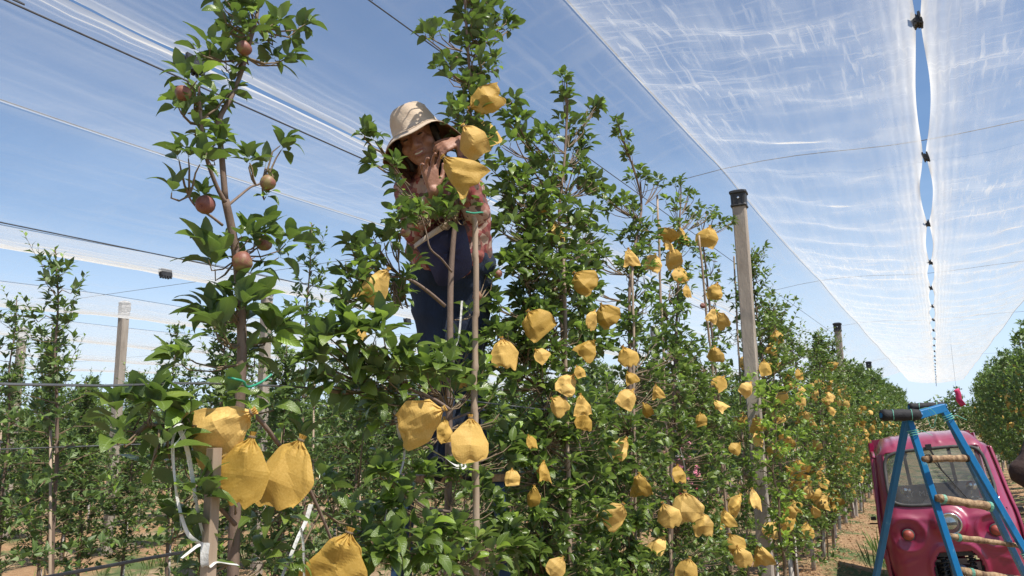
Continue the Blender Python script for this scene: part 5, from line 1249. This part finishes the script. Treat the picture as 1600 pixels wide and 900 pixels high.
def hand(m, wrist, palm_dir, back, thumb_side, curls, size=1.0, spread=.16, thumb=.6):
    """palm, four unequal bent fingers, a thumb from the side of the palm; back = direction the back of the hand faces"""
    w = Vector(wrist); d = Vector(palm_dir).normalized(); n = (Vector(back) - d * d.dot(Vector(back))).normalized(); s_ = d.cross(n).normalized() * thumb_side; k = size
    for q, ww in ((-.026, .0125), (-.009, .0135), (.009, .0135), (.026, .0125)):
        capsule(m, w + d * .012 * k + s_ * q * .55 * k, w + d * .080 * k + s_ * q * k, ww * 1.05 * k, ww * k, 10)
    tips = []
    for i, (q, ln, rr) in enumerate(((.030, .068, .0092), (.010, .078, .0095), (-.010, .072, .0092), (-.029, .056, .0080))):
        p = w + d * .084 * k + s_ * q * k; c = curls[i]; dd = (d + s_ * spread * (q / .03)).normalized(); seg = [.45, .30, .25]
        for j in range(3):
            ang = c * (j + .55) * .75; v = dd * math.cos(ang) - n * math.sin(ang); e = p + v * ln * seg[j] * k
            capsule(m, p, e, rr * (1 - .07 * j) * k, rr * (.94 - .08 * j) * k, 9); p = e
        tips.append(p)
    p = w + d * .022 * k + s_ * .026 * k
    for ln, rr, a in ((.038, .0125, .75), (.032, .0105, .45), (.024, .0095, .25)):
        v = (d * math.cos(a) + s_ * math.sin(a) - n * thumb * (.3 + .5 * (1 - a))).normalized(); e = p + v * ln * k; capsule(m, p, e, rr * k, rr * .92 * k, 9); p = e
    return tips
def head(m, c, f, u, k=1.0):
    """c centre of skull; f face direction; u up. returns useful frame"""
    f = Vector(f).normalized(); u = (Vector(u) - f * f.dot(Vector(u))).normalized(); r_ = f.cross(u).normalized()
    E = lambda p, a, b, cc, sg=18, rg=12: ellipsoid(m, c + (r_ * p[0] + f * p[1] + u * p[2]) * k, r_ * a * k, f * b * k, u * cc * k, sg, rg)
    E((0, -.012, .030), .076, .094, .088); E((0, .030, -.022), .064, .060, .082); E((0, .052, -.078), .034, .032, .030); E((0, .030, -.060), .052, .048, .040)
    for s_ in (-1, 1):
        E((s_ * .040, .058, -.022), .028, .028, .026); E((s_ * .034, .072, .034), .028, .016, .011); E((s_ * .080, .000, -.004), .008, .018, .031, 10, 8); E((s_ * .016, .090, -.030), .010, .010, .009, 10, 8)
        E((s_ * .033, .070, .012), .018, .014, .010, 12, 8)
    E((0, .074, .040), .050, .016, .022)
    capsule(m, c + (f * .078 + u * .024) * k, c + (f * .098 - u * .026) * k, .0085 * k, .0135 * k, 10)
    E((0, .084, -.050), .026, .014, .007, 14, 8); E((0, .081, -.064), .022, .014, .008, 14, 8); E((0, .080, -.056), .030, .012, .014, 14, 8)
    return r_, f, u

def worker():
    pel = P(705, 432, 3.30); base = Vector((pel.x, pel.y, LZ + .01)); e = thing('person', base, 'worker in beige sun hat, floral shirt and navy apron tying a paper bag', 'person')
    hc = P(656, 222, 3.14); up = (CU * math.cos(R(24)) - CR * math.sin(R(24))); fd = (CF * .93 - CR * .16 - Vector((0, 0, .10)) + CU * .02)
    body = MB(); r_, f, u = head(body, hc, fd, up, 1.04)
    chest = P(694, 335, 3.27); nk = P(672, 284, 3.24); shl = P(640, 300, 3.30); shr = P(733, 300, 3.16)
    capsule(body, hc - u * .07 - f * .02, nk, .050, .056); capsule(body, shl, shr, .055, .055)
    capsule(body, chest, pel, .105, .07, 18, 1.2, CR); capsule(body, nk, chest, .07, .11)
    ell = P(650, 362, 3.12); wrl = P(677, 298, 2.93); elr = P(742, 330, 3.02); wrr = P(724, 240, 3.02)
    capsule(body, shl, ell, .046, .038); capsule(body, ell, wrl, .037, .025, 14); capsule(body, shr, elr, .046, .038); capsule(body, elr, wrr, .037, .025)
    # lower hand: palm up beside the chin, fingers curling towards the bag; upper hand: pinching the bag neck
    hand(body, wrl, CU * .9 - CR * .15 + CF * .1, -CR * .5 - CF * .9, -1, (.35, .6, .8, 1.0), .95, .45, -.3)
    hand(body, P(719, 221, 3.03), -CR * .80 - CU * .35 + CF * .35, CF * .75 + CU * .6, 1, (.9, 1.05, 1.2, 1.3), .84, .16, .5)
    capsule(body, P(719, 221, 3.04), wrr, .025, .025)
    hl = P(677, 440, 3.30); hr = P(737, 440, 3.30); kl = P(682, 575, 3.22); kr = P(728, 580, 3.30)
    al = Vector((base.x, base.y, base.z)) - CR * .06 + Vector((0, 0, .08)); ar = al + CR * .15
    for h_, k_, a_ in ((hl, kl, al), (hr, kr, ar)):
        capsule(body, h_, k_, .078, .055); capsule(body, k_, a_, .052, .036); capsule(body, a_ - Vector((0, 0, .03)), a_ + CF * .13 - Vector((0, 0, .045)), .035, .03)
    fuse(body, 'body', M['skin'], e, .0048, base, 3)
    # clothing
    sh = MB(); capsule(sh, shl, shr, .075, .075); capsule(sh, nk - u * .02, chest, .085, .15, 16, 1.15, CR); capsule(sh, chest, P(703, 392, 3.30), .145, .155, 18, 1.25, CR)
    capsule(sh, shl, ell, .066, .060); capsule(sh, ell, P(669, 318, 3.02), .058, .044); capsule(sh, shr, elr, .066, .060); capsule(sh, elr, P(723, 262, 3.01), .058, .044)
    capsule(sh, P(742, 318, 3.22), P(744, 372, 3.26), .06, .066); capsule(sh, P(640, 300, 3.30), P(652, 390, 3.30), .055, .05)
    fuse(sh, 'shirt', M['shirt'], e, .009, base, 3, .030, 13)
    j = MB(); capsule(j, P(684, 408, 3.31), P(736, 408, 3.31), .118, .118, 16); capsule(j, P(706, 425, 3.31), P(706, 452, 3.31), .112, .10, 14); capsule(j, P(676, 425, 3.31), kl, .108, .078); capsule(j, kl, al + Vector((0, 0, .02)), .078, .062); capsule(j, P(738, 425, 3.32), kr, .105, .078); capsule(j, kr, ar + Vector((0, 0, .02)), .078, .062)
    fuse(j, 'trousers', M['jeans'], e, .010, base, 3, .034, 9)
    sc = MB()
    for s_, tx in ((al, 0), (ar, 0)): capsule(sc, s_ - Vector((0, 0, .035)), s_ + CF * .15 - Vector((0, 0, .05)), .044, .038)
    fuse(sc, 'shoes', M['black_cloth'], e, .009, base, 2)
    # neck scarf and hair
    hh = MB(); ellipsoid(hh, hc - f * .032 + u * .030, r_ * .090, f * .088, u * .094); ellipsoid(hh, hc - f * .045 - u * .05, r_ * .080, f * .060, u * .085)
    for s_ in (-1, 1): capsule(hh, hc + r_ * .078 * s_ + f * .018 + u * .03, hc + r_ * .074 * s_ - f * .005 - u * .085, .018, .014, 10)
    capsule(hh, hc - u * .10 - f * .05, nk + Vector((0, 0, -.03)), .06, .055)
    fuse(hh, 'hair', M['hair'], e, .006, base, 1, .010, 40)
    # face details
    def small(name, mat, c, a, b, cc): 
        m = MB(); ellipsoid(m, c - base, a, b, cc, 10, 6); m.build(name, mat, e, True)
    for s_ in (-1, 1):
        small('eye', M['eye'], hc + r_ * .034 * s_ + f * .0868 + u * .0115, r_ * .0125, f * .0035, u * .0032)
        small('eyebrow', M['hair'], hc + r_ * .036 * s_ + f * .0905 + u * .038, r_ * .017, f * .003, u * .0032)
    small('lips', M['lips'], hc + f * .0965 - u * .0500, r_ * .024, f * .0035, u * .0042); small('lips', M['lips'], hc + f * .0950 - u * .0660, r_ * .021, f * .0035, u * .0045)
    small('teeth', M['teeth'], hc + f * .0965 - u * .0575, r_ * .019, f * .0022, u * .0045)
    # hat: crown + floppy brim, built as a thick revolved shape in the head frame
    hm = Matrix((r_, f, u)).transposed().to_4x4(); hat = MB(); n = 48; rings = [(0.004, .158), (.035, .157), (.062, .150), (.078, .134), (.086, .105), (.094, .070), (.099, .050), (.104, .044), (.125, .030), (.150, .012), (.172, -.008), (.178, -.014)]
    vs = []
    for i, (rr, zz) in enumerate(rings):
        for k in range(n):
            a = 2 * math.pi * k / n; w_ = max(0, (rr - .104) / .074); fl = .014 * math.sin(3 * a + .8) + .010 * math.sin(5 * a + 2) ; cr_ = .0035 * math.sin(7 * a + zz * 60) * (1 if .03 < zz < .14 else 0)
            # sides sag, front lifts a little over the brow
            dz = w_ * (fl - .034 * abs(math.cos(a)) ** 2 + .030 * max(0, math.sin(a)) - .03 * max(0, -math.sin(a)))
            vs.append(Vector(((rr * 1.0 + cr_) * math.cos(a), (rr * 1.08 + cr_) * math.sin(a) - .012, zz + dz)))
    vv = [hm.to_3x3() @ v + hc - base + u * .006 for v in vs]
    hat.add(vv, [(i * n + k, (i + 1) * n + k, (i + 1) * n + (k + 1) % n, i * n + (k + 1) % n) for i in range(len(rings) - 1) for k in range(n)])
    o = hat.build('sun_hat', [M['hat'], M['hat_lining']], e, True); sm = o.modifiers.new('t', 'SOLIDIFY'); sm.thickness = .003; sm.offset = -1; sm.material_offset = 1; sm.use_rim = True; sm.material_offset_rim = 0
    for rr in (.135, .160):
        pts = []
        for k in range(n + 1):
            a = 2 * math.pi * k / n; i = min(range(len(rings)), key=lambda q: abs(rings[q][0] - rr) + (0 if rings[q][1] < .05 else 1)); pts.append(vv[i * n + k % n] + u * .0025)
        MB().tube(pts, .0014, 4).build('seam', M['hat'], o)
    # neck flap of the hat falling on the far side
    fl = MB(); g = []
    for i in range(9):
        for k in range(15):
            a = R(-70 + 150 * k / 14) if False else R(-62 + 96 * k / 14); t = i / 8; rr = .118 + .03 * math.sin(t * 3) + .006 * math.sin(k * 1.9)
            g.append(hm.to_3x3() @ Vector((rr * math.cos(a), rr * math.sin(a) * .9 - .03, .03 - .15 * t)) + hc - base)
    fl.add(g, [(i * 15 + k, i * 15 + k + 1, (i + 1) * 15 + k + 1, (i + 1) * 15 + k) for i in range(8) for k in range(14)])
    fo = fl.build('neck_flap', M['hat_lining'], o, True); sm = fo.modifiers.new('t', 'SOLIDIFY'); sm.thickness = .003
    # apron pouch: navy cloth sack hung open at the waist with a tan hem
    D = 3.02
    out = [(649, 384, 3.06), (690, 356, 3.02), (716, 340, 3.04), (728, 360, 3.06), (735, 392, 3.08), (737, 420, 3.12), (716, 438, 3.10), (686, 447, 3.08), (672, 420, 3.06)]
    def sack(dz):
        cpt = sum((P(a, b, d) for a, b, d in out), Vector()) / len(out); ring = smooth_path([P(a, b, d) for a, b, d in out + [out[0]]], 3)[:-1]; m = MB(); vs = []; N = len(ring); fr = (1.0, .82, .55, .25, .02); 
        for side in (1, -1):
            for t in fr: 
                for k, q in enumerate(ring): vs.append(cpt.lerp(q, t) + CF * (side * .055 * (1 - t ** 2.2) + .006 * math.sin(k * 1.7 + t * 4) * (1 - t)) - base)
        L_ = len(fr); F_ = []
        for s_ in range(2):
            for i in range(L_ - 1):
                for k in range(N):
                    a = (s_ * L_ + i) * N + k; b = (s_ * L_ + i) * N + (k + 1) % N; F_.append((a, b, b + N, a + N) if s_ else (a, a + N, b + N, b))
        m.add(vs, F_); return m
    sack(0).build('apron_pouch', M['apron'], e, True)
    m = MB(); pts = smooth_path([P(a, b, d) for a, b, d in ((648, 386, 3.03), (668, 371, 3.0), (690, 356, 2.99), (704, 347, 3.0))], 4); m.ribbon([p - base for p in pts], .024, tuple((CU + CR * .6).normalized())); o = m.build('hem', M['hat'], e, True); sm = o.modifiers.new('t', 'SOLIDIFY'); sm.thickness = .004
worker()

def bystander():
    """someone outside the frame on the right whose raised elbow reaches into view"""
    el = P(1603, 736, 2.9); sh = P(1690, 640, 3.05); wr = P(1690, 806, 2.7); g = Vector((sh.x + .08, sh.y + .06, 0)); e = thing('person', g, 'bystander at the right edge, only a dark brown elbow in view', 'person')
    fx = (CR * 1.0); fx.z = 0; fx.normalize(); nk = sh + fx * .17 + Vector((0, 0, .05)); sh2 = sh + fx * .34; pel = Vector((nk.x, nk.y, .92)); hc = nk + Vector((0, 0, .17)); fd = Vector((fx.y, -fx.x, 0)) * -1
    b = MB(); head(b, hc, -CF, Vector((0, 0, 1)), 1.0); capsule(b, hc - Vector((0, 0, .06)), nk, .05, .055); capsule(b, nk - Vector((0, 0, .12)), pel, .12, .12, 16, 1.3, fx)
    capsule(b, sh, sh2, .06, .06); capsule(b, sh, el, .045, .04); capsule(b, el, wr, .038, .027); hand(b, wr, (wr - el), CR, 1, (.5, .6, .7, .8)); el2 = sh2 + Vector((.05, 0, -.3)); wr2 = el2 + Vector((-.02, -.1, -.24)); capsule(b, sh2, el2, .045, .04); capsule(b, el2, wr2, .038, .027); hand(b, wr2, Vector((0, -.1, -1)), CR, 1, (.4, .5, .6, .7))
    for q in (-.09, .09):
        hp = pel + fx * q; capsule(b, hp, Vector((hp.x, hp.y, .5)), .085, .058); capsule(b, Vector((hp.x, hp.y, .5)), Vector((hp.x, hp.y, .12)), .054, .04); capsule(b, Vector((hp.x, hp.y, .07)), Vector((hp.x, hp.y, .06)) - CF * .13, .045, .04)
    fuse(b, 'body', M['skin'], e, .008, g, 3)
    s = MB(); capsule(s, sh, sh2, .085, .085); capsule(s, nk - Vector((0, 0, .1)), pel, .15, .15, 16, 1.3, fx); capsule(s, sh, el, .075, .062); capsule(s, el, el.lerp(wr, .55), .060, .052); capsule(s, sh2, el2, .07, .06); capsule(s, el2, wr2, .055, .045)
    fuse(s, 'jacket', M['brown_cloth'], e, .009, g, 3, .03, 12)
    s = MB(); capsule(s, el.lerp(wr, .42) - Vector((0, 0, .01)), el.lerp(wr, .97), .058, .046); fuse(s, 'black_sleeve_cover', M['black_cloth'], e, .008, g, 2, .02, 14)
    s = MB(); capsule(s, pel - fx * .08, pel + fx * .08, .13, .13)
    for q in (-.09, .09): hp = pel + fx * q; capsule(s, hp, Vector((hp.x, hp.y, .14)), .105, .065)
    fuse(s, 'trousers', M['black_cloth'], e, .012, g, 3, .03, 9)
    hh = MB(); ellipsoid(hh, hc + Vector((0, 0, .035)) + CF * .02, fx * .088, CF * .1, Vector((0, 0, .095))); fuse(hh, 'hair', M['hair'], e, .008, g, 1)
bystander()
def picker():
    c = PX(1072, 700, -4.1); g = Vector((c.x, c.y, 0)); e = thing('person', g, 'distant worker in pink hat and shirt, glimpsed through the bagged row', 'person')
    hc = Vector((c.x, c.y, c.z)); b = MB(); Z = Vector((0, 0, 1)); fx = Vector(CR); fx.z = 0; fx.normalize(); nk = hc - Z * .17; sh = nk - fx * .17 - Z * .03; sh2 = nk + fx * .17 - Z * .03; pel = Vector((g.x, g.y, nk.z - .52))
    head(b, hc, CF * .6 - fx * .6, Z, .95); capsule(b, hc - Z * .05, nk, .05, .055); capsule(b, nk - Z * .1, pel, .12, .12, 14, 1.3, fx); capsule(b, sh, sh2, .05, .05); el = sh - fx * .16 - Z * .12; wr = el + Z * .16 - fx * .06; capsule(b, sh, el, .045, .038); capsule(b, el, wr, .037, .026); hand(b, wr, Z, CF, 1, (.4, .5, .6, .7)); el2 = sh2 - Z * .26; wr2 = el2 + CF * .2; capsule(b, sh2, el2, .045, .038); capsule(b, el2, wr2, .037, .026); hand(b, wr2, CF, Z, 1, (.4, .5, .6, .7))
    for q in (-.08, .08): hp = pel + fx * q; kn = Vector((hp.x, hp.y, pel.z * .52)); capsule(b, hp, kn, .08, .055); capsule(b, kn, Vector((hp.x, hp.y, .1)), .05, .038); capsule(b, Vector((hp.x, hp.y, .06)), Vector((hp.x, hp.y, .05)) + CF * .12, .042, .036)
    fuse(b, 'body', M['skin'], e, .008, g, 2)
    s = MB(); capsule(s, sh, sh2, .075, .075); capsule(s, nk - Z * .1, pel, .145, .15, 14, 1.3, fx); capsule(s, sh, el, .062, .055); capsule(s, el, el.lerp(wr, .8), .055, .045); capsule(s, sh2, el2, .062, .055); capsule(s, el2, el2.lerp(wr2, .8), .055, .045); fuse(s, 'shirt', M['pink_cloth'], e, .012, g, 2, .02)
    s = MB(); capsule(s, pel - fx * .07, pel + fx * .07, .13, .13)
    for q in (-.08, .08): hp = pel + fx * q; capsule(s, hp, Vector((hp.x, hp.y, .14)), .10, .06)
    fuse(s, 'trousers', M['hot_pink'], e, .012, g, 2, .02)
    m = MB(); m.lathe([(.002, .13), (.06, .125), (.088, .09), (.098, .04), (.15, .005), (.155, -.005)], 20, Matrix.Translation(hc - g)); o = m.build('hat', M['pink_cloth'], e, True); sm = o.modifiers.new('t', 'SOLIDIFY'); sm.thickness = .004
picker()

# ------------------------------------------------------------------ three-wheeled farm vehicle
def vehicle():
    c = P(1488, 700, 7.35); base = Vector((c.x, c.y, 0.03))
    e = thing('three_wheeler', base, 'magenta three-wheeled farm truck with big windscreen, parked tilted in the lane', 'vehicle')
    e.rotation_euler = (0, R(-6.0), R(5))
    # front sheet: centre line in (y back, z up), half width, corner rounding
    prof = [(.10, .30, .575), (.06, .42, .59), (.035, .58, .60), (.02, .75, .605), (.02, .90, .60), (.045, 1.0, .592), (.085, 1.09, .58), (.15, 1.24, .565), (.225, 1.42, .55), (.285, 1.56, .535), (.33, 1.64, .525), (.41, 1.705, .515), (.55, 1.745, .51), (.80, 1.765, .51), (1.10, 1.765, .51), (1.42, 1.755, .51)]
    pp = smooth_path([Vector(p) for p in prof], 6)
    Ls = [0]
    for i in range(1, len(pp)): Ls.append(Ls[-1] + (Vector((pp[i].x, pp[i].y)) - Vector((pp[i - 1].x, pp[i - 1].y))).length)
    TL = Ls[-1]
    def prof_at(v):
        s = v * TL
        for i in range(len(pp) - 1):
            if Ls[i] <= s <= Ls[i + 1] + 1e-9: return pp[i].lerp(pp[i + 1], (s - Ls[i]) / max(1e-9, Ls[i + 1] - Ls[i]))
        return pp[-1]
    def surf(u, v, off=0.0):
        """u -1..1 across, v 0..1 up and over"""
        q = prof_at(v); y, z, hw = q.x, q.y, q.z; a = abs(u); edge = max(0, (a - .72) / .28)
        roof = min(1, max(0, (z - 1.60) / .12)); 
        y += .030 * a * a + .13 * edge ** 2.2 * (1 - roof); z -= roof * (.035 * a * a + .12 * edge ** 2.4)
        x = hw * u * (1 - .03 * edge)
        bump = 0
        if z > 1.66: 
            for k in (-.62, -.22, .18, .58): bump += .011 * math.exp(-((u - k) / .045) ** 2) * min(1, (z - 1.66) / .03)
        d = math.hypot(x, z - .93); bump += .055 * math.exp(-(max(0, d - .115) / .035) ** 2) if z < 1.14 else 0
        for s_ in (-1, 1):
            d = math.hypot((x - s_ * .375) * .8, z - .84); bump -= .030 * math.exp(-(d / .085) ** 2)
            d2 = math.hypot((x - s_ * .375), z - .84); bump += .014 * math.exp(-((d2 - .155) / .022) ** 2) * (1 if z < .84 or True else 0)
            bump += .016 * math.exp(-(((z - .97) - .10 * (abs(x) - .14)) / .022) ** 2) * math.exp(-((abs(x) - .32) / .16) ** 2) * .5
            bump += .014 * math.exp(-(((z - .60) + .35 * (x * s_ - .36)) / .014) ** 2) * math.exp(-((x * s_ - .42) / .07) ** 2) * .6
        bump += .020 * math.exp(-((math.hypot(x, (z - .50) * .9) - .235) / .022) ** 2) if z < .74 else 0
        return Vector((x, y - bump - off, z + (bump * .6 if z > 1.66 else 0)))
    wsv = [v for v in range(200)]
    v0 = min(range(201), key=lambda k: abs(prof_at(k / 200).y - 1.10)) / 200; v1 = min(range(201), key=lambda k: abs(prof_at(k / 200).y - 1.625)) / 200
    vc, vh = (v0 + v1) / 2, (v1 - v0) / 2; UH = .84
    def in_ws(u, v, k=1.0):
        a = abs(u) / (UH * k); b = abs(v - vc) / (vh * k); return a < 1 and b < 1 and not ((a > .86 and b > .80) and ((a - .86) / .14) ** 2 + ((b - .80) / .20) ** 2 > 1)
    def in_arch(p): return math.hypot(p.x, (p.z - .46) * .85) < .215 and p.z < .66 or (abs(p.x) < .215 and p.z < .46)
    NU, NV = 84, 150; m = MB(); vs = [surf(-1 + 2 * i / NU, j / NV) for j in range(NV + 1) for i in range(NU + 1)]; fs = []
    for j in range(NV):
        for i in range(NU):
            u = -1 + 2 * (i + .5) / NU; v = (j + .5) / NV
            if in_ws(u, v) or in_arch(surf(u, v)): continue
            a = j * (NU + 1) + i; fs.append((a, a + 1, a + NU + 2, a + NU + 1))
    m.add(vs, fs); b = m.build('front_and_roof', M['magenta'], e, True); sm = b.modifiers.new('t', 'SOLIDIFY'); sm.thickness = .006; sm.offset = -1 if False else 0
    # windscreen and its rubber
    def ws_pt(t, k, off=0.0):
        a = 2 * math.pi * t; c_, s_ = math.cos(a), math.sin(a); n = 5.0; rr = (abs(c_) ** n + abs(s_) ** n) ** (-1 / n); return surf(c_ * rr * UH * k, vc + s_ * rr * vh * k, off)
    g = MB(); g.tube([ws_pt(i / 96, 1.0, .008) for i in range(97)], .017, 8, False); g.build('windscreen_rubber', M['rubber'], e, True)
    g = MB(); n = 40; g.tube([ws_pt(i / 96, .955, .010) for i in range(97)], .004, 5, False); 
    gm = MB(); vs = []; 
    for j in range(13):
        for i in range(17): vs.append(surf(UH * 1.0 * (-1 + 2 * i / 16), vc + vh * (-1 + 2 * j / 12), -.004))
    gm.add(vs, [(j * 17 + i, j * 17 + i + 1, j * 17 + i + 18, j * 17 + i + 17) for j in range(12) for i in range(16)]); gm.build('windscreen', M['glass'], e, True)
    # wiper
    w = MB(); p0 = surf(-.02, v1 + .012, .02); p1 = surf(.10, vc + .02, .030); p2 = surf(.36, v0 + .015, .030)
    w.tube([p0, p0.lerp(p1, .5) + Vector((0, -.012, 0)), p1, p1.lerp(p2, .5), p2], [.010, .008, .006, .005, .004], 6); w.bar(surf(.0, vc + .06, .028), p2, .012, .008); wo_ = w.build('wiper', M['dark_metal'], e); 
    w = MB(); w.box(p0 + Vector((0, -.01, -.004)), (.055, .035, .05)); w.build('wiper_motor', M['black_plastic'], wo_)
    # headlight, indicators
    hl = surf(0, 0); q = Vector((.0, -.045, .93)); T = Matrix.Translation(q) @ Matrix.Rotation(R(90), 4, 'X')
    l = MB(); l.lathe([(.088, -.03), (.098, .0), (.105, .012), (.100, .022), (.090, .020), (.086, .008)], 32, T); ho = l.build('headlight', M['chrome'], e, True)
    l = MB(); l.lathe([(.002, .002), (.05, -.004), (.088, -.020), (.092, .004)], 28, T); l.build('reflector', M['chrome'], ho, True)
    l = MB(); l.lathe([(.002, .026), (.04, .024), (.07, .018), (.090, .008)], 28, T); l.build('lens', M['glass'], ho, True)
    l = MB(); l.box(q + Vector((0, -.008, 0)), (.12, .006, .026)); l.build('bulb_shade', M['rubber'], ho)
    for s_ in (-1, 1):
        q = Vector((.375 * s_, .02, .84)); T = Matrix.Translation(q + Vector((0, -.01, 0))) @ Matrix.Rotation(R(90), 4, 'X')
        l = MB(); l.lathe([(.002, .040), (.022, .037), (.040, .026), (.048, .010), (.050, -.02)], 20, T); l.build('indicator_lamp', M['lamp_red'], e, True)
        l = MB(); l.lathe([(.049, .004), (.057, .004), (.058, -.02)], 20, T); l.build('lamp_ring', M['rubber'], e, True)
    # side frames: door pillars and sills flanging outside the front sheet
    for s_ in (-1, 1):
        m = MB(); pts = [surf(s_ * 1.0, k / 40) + Vector((s_ * .018, .015, 0)) for k in range(2, 41)]
        for i, p in enumerate(pts): pass
        vs = []; 
        for p in pts: vs += [p, p + Vector((s_ * .028, .012, 0)), p + Vector((s_ * .030, .07, -.004)), p + Vector((s_ * -.004, .085, -.01))]
        m.add(vs, [(i * 4 + k, i * 4 + (k + 1) % 4, (i + 1) * 4 + (k + 1) % 4, (i + 1) * 4 + k) for i in range(len(pts) - 1) for k in range(4)]); m.build('door_frame', M['magenta'], e, True)
        m = MB(); m.box((s_ * .60, .78, .50), (.02, 1.15, .38)); m.box((s_ * .60, .78, .30), (.05, 1.2, .05)); m.bar((s_ * .585, 1.40, .3), (s_ * .525, 1.42, 1.70), .05, .05); m.build('side_panel', M['magenta'], e)
        m = MB(); m.tube([(s_ * .62, .38, .92), (s_ * .70, .34, .93)], .008, 6); m.box((s_ * .655, .34, .60), (.05, .04, .035)); m.box((s_ * .655, .34, 1.0 - .02), (.05, .04, .035)); m.build('hinge', M['dark_metal'], e)
    # cab back with rear window
    m = MB(); m.box((0, 1.42, .80), (1.08, .02, .76)); m.box((0, 1.42, 1.68), (1.02, .02, .10)); m.build('cab_back', M['magenta'], e)
    for x in (-.20, .26): MB().box((x, 1.405, 1.41), (.035, .02, .46)).build('window_bar', M['dark_metal'], e)
    MB().box((0, 1.425, 1.41), (1.0, .004, .46)).build('rear_window', M['glass'], e)
    s_ = MB(); s_.bar((-.44, 1.27, .95), (.44, 1.27, .95), .10, .50, (0, 0, 1), .3); s_.bar((-.44, 1.05, .66), (.44, 1.05, .66), .42, .14, (0, 0, 1), .3); so_ = s_.build('seat', M['seat_vinyl'], e)
    fc = bpy.data.curves.new('letters', 'FONT'); fc.body = 'YY  MAH'; fc.size = .078; fc.extrude = .002; fc.align_x = 'CENTER'; fc.space_character = 1.05
    tmp = bpy.data.objects.new('letters', fc); COL.objects.link(tmp); dg = bpy.context.evaluated_depsgraph_get(); me = bpy.data.meshes.new_from_object(tmp.evaluated_get(dg)); bpy.data.objects.remove(tmp)
    me.materials.clear(); me.materials.append(M['letter']); t = link('lettering', me, so_); t.rotation_euler = (R(90), 0, 0); t.location = (-.13, 1.212, 1.08)
    # dash, handlebar, instruments
    m = MB(); m.box((0, .26, .98), (1.04, .30, .10)); m.build('dashboard', M['seat_vinyl'], e)
    m = MB(); m.tube(smooth_path([(-.36, .62, 1.06), (-.30, .50, 1.10), (-.1, .44, 1.04), (.1, .44, 1.04), (.30, .50, 1.10), (.36, .62, 1.06)], 5), .013, 8); ho = m.build('handlebar', M['dark_metal'], e, True)
    for q in (-1, 1):
        m = MB(); m.tube([(q * .36, .62, 1.06), (q * .40, .72, 1.03)], .018, 8); m.build('grip', M['black_plastic'], ho, True)
        m = MB(); m.tube([(q * .28, .50, 1.10), (q * .30, .45, 1.19)], .004, 5); m.lathe([(.002, .0), (.045, .0), (.05, .008), (.002, .012)], 14, Matrix.Translation((q * .30, .45, 1.22)) @ Matrix.Rotation(R(90), 4, 'X')); m.build('mirror', M['chrome'], ho, True)
    m = MB(); m.lathe([(.002, .03), (.045, .028), (.05, .0)], 14, Matrix.Translation((-.12, .40, 1.07)) @ Matrix.Rotation(R(40), 4, 'X')); m.lathe([(.002, .03), (.03, .028), (.034, .0)], 12, Matrix.Translation((.02, .38, 1.07)) @ Matrix.Rotation(R(40), 4, 'X')); m.build('instruments', M['alu'], e, True)
    # cargo bed behind
    m = MB(); 
    m.box((0, 2.2, .66), (1.16, 1.5, .05)); m.box((-.58, 2.2, .86), (.04, 1.5, .36)); m.box((.58, 2.2, .86), (.04, 1.5, .36)); m.box((0, 1.48, .86), (1.16, .04, .36)); m.box((0, 2.93, .86), (1.16, .04, .36)); m.build('cargo_bed', M['magenta'], e)
    MB().bar((0, .3, .42), (0, 2.9, .42), .30, .08).build('chassis', M['dark_metal'], e)
    MB().box((0, .62, .40), (1.1, .75, .04)).build('cab_floor', M['dark_metal'], e)
    # front wheel, fork springs, mudguard
    def wheel(x, y, z, r_, wd):
        T = Matrix.Translation((x, y, z)) @ Matrix.Rotation(R(90), 4, 'Y'); m = MB(); m.lathe([(r_ * .66, -wd * .45), (r_ * .80, -wd * .52), (r_ * .95, -wd * .44), (r_, -wd * .2), (r_ * 1.01, 0), (r_, wd * .2), (r_ * .95, wd * .44), (r_ * .80, wd * .52), (r_ * .66, wd * .45)], 36, T)
        for k in range(36):
            a = k * math.pi / 18
            for s in (-1, 1): m.box((x + s * wd * .25, y + math.cos(a) * r_ * 1.005, z + math.sin(a) * r_ * 1.005), (wd * .3, r_ * .09, .014), Matrix.Rotation(-(math.pi / 2 - a), 3, 'X'))
        w_ = m.build('wheel', M['rubber'], e, True); m = MB(); m.lathe([(.03, -wd * .3), (r_ * .5, -wd * .18), (r_ * .66, -wd * .45), (r_ * .66, wd * .45), (r_ * .5, wd * .18), (.03, wd * .3)], 24, T); m.build('rim', M['alu'], w_, True)
    wheel(0, .22, .235, .235, .10); wheel(-.50, 2.2, .27, .27, .13); wheel(.50, 2.2, .27, .27, .13)
    for s_ in (-1, 1):
        m = MB(); x = .12 * s_; pts = [(x + .035 * math.cos(k * .5), .10 + .035 * math.sin(k * .5), .30 + .0031 * k) for k in range(100)]; m.tube(pts, .0085, 6); sp = m.build('spring', M['dark_metal'], e, True)
        MB().tube([(x, .10, .22), (x, .10, .66)], .018, 8).build('damper', M['dark_metal'], sp, True)
    m = MB(); m.box((0, .10, .64), (.36, .07, .05)); m.bar((-.20, .12, .30), (-.20, .12, .62), .03, .03); m.bar((.21, .12, .30), (.21, .12, .62), .03, .03); m.build('fork', M['dark_metal'], e)
    m = MB(); vs = []
    for i in range(15):
        a = R(10 + 150 * i / 14)
        for k in range(7): 
            u = -1 + k / 3; vs.append((u * .075, .22 - .285 * math.cos(a) * (1 - .06 * u * u), .235 + .285 * math.sin(a) * (1 - .10 * u * u)))
    m.add(vs, [(i * 7 + k, i * 7 + k + 1, i * 7 + k + 8, i * 7 + k + 7) for i in range(14) for k in range(6)]); o = m.build('mudguard', M['alu'], e, True); sm = o.modifiers.new('t', 'SOLIDIFY'); sm.thickness = .004
vehicle()
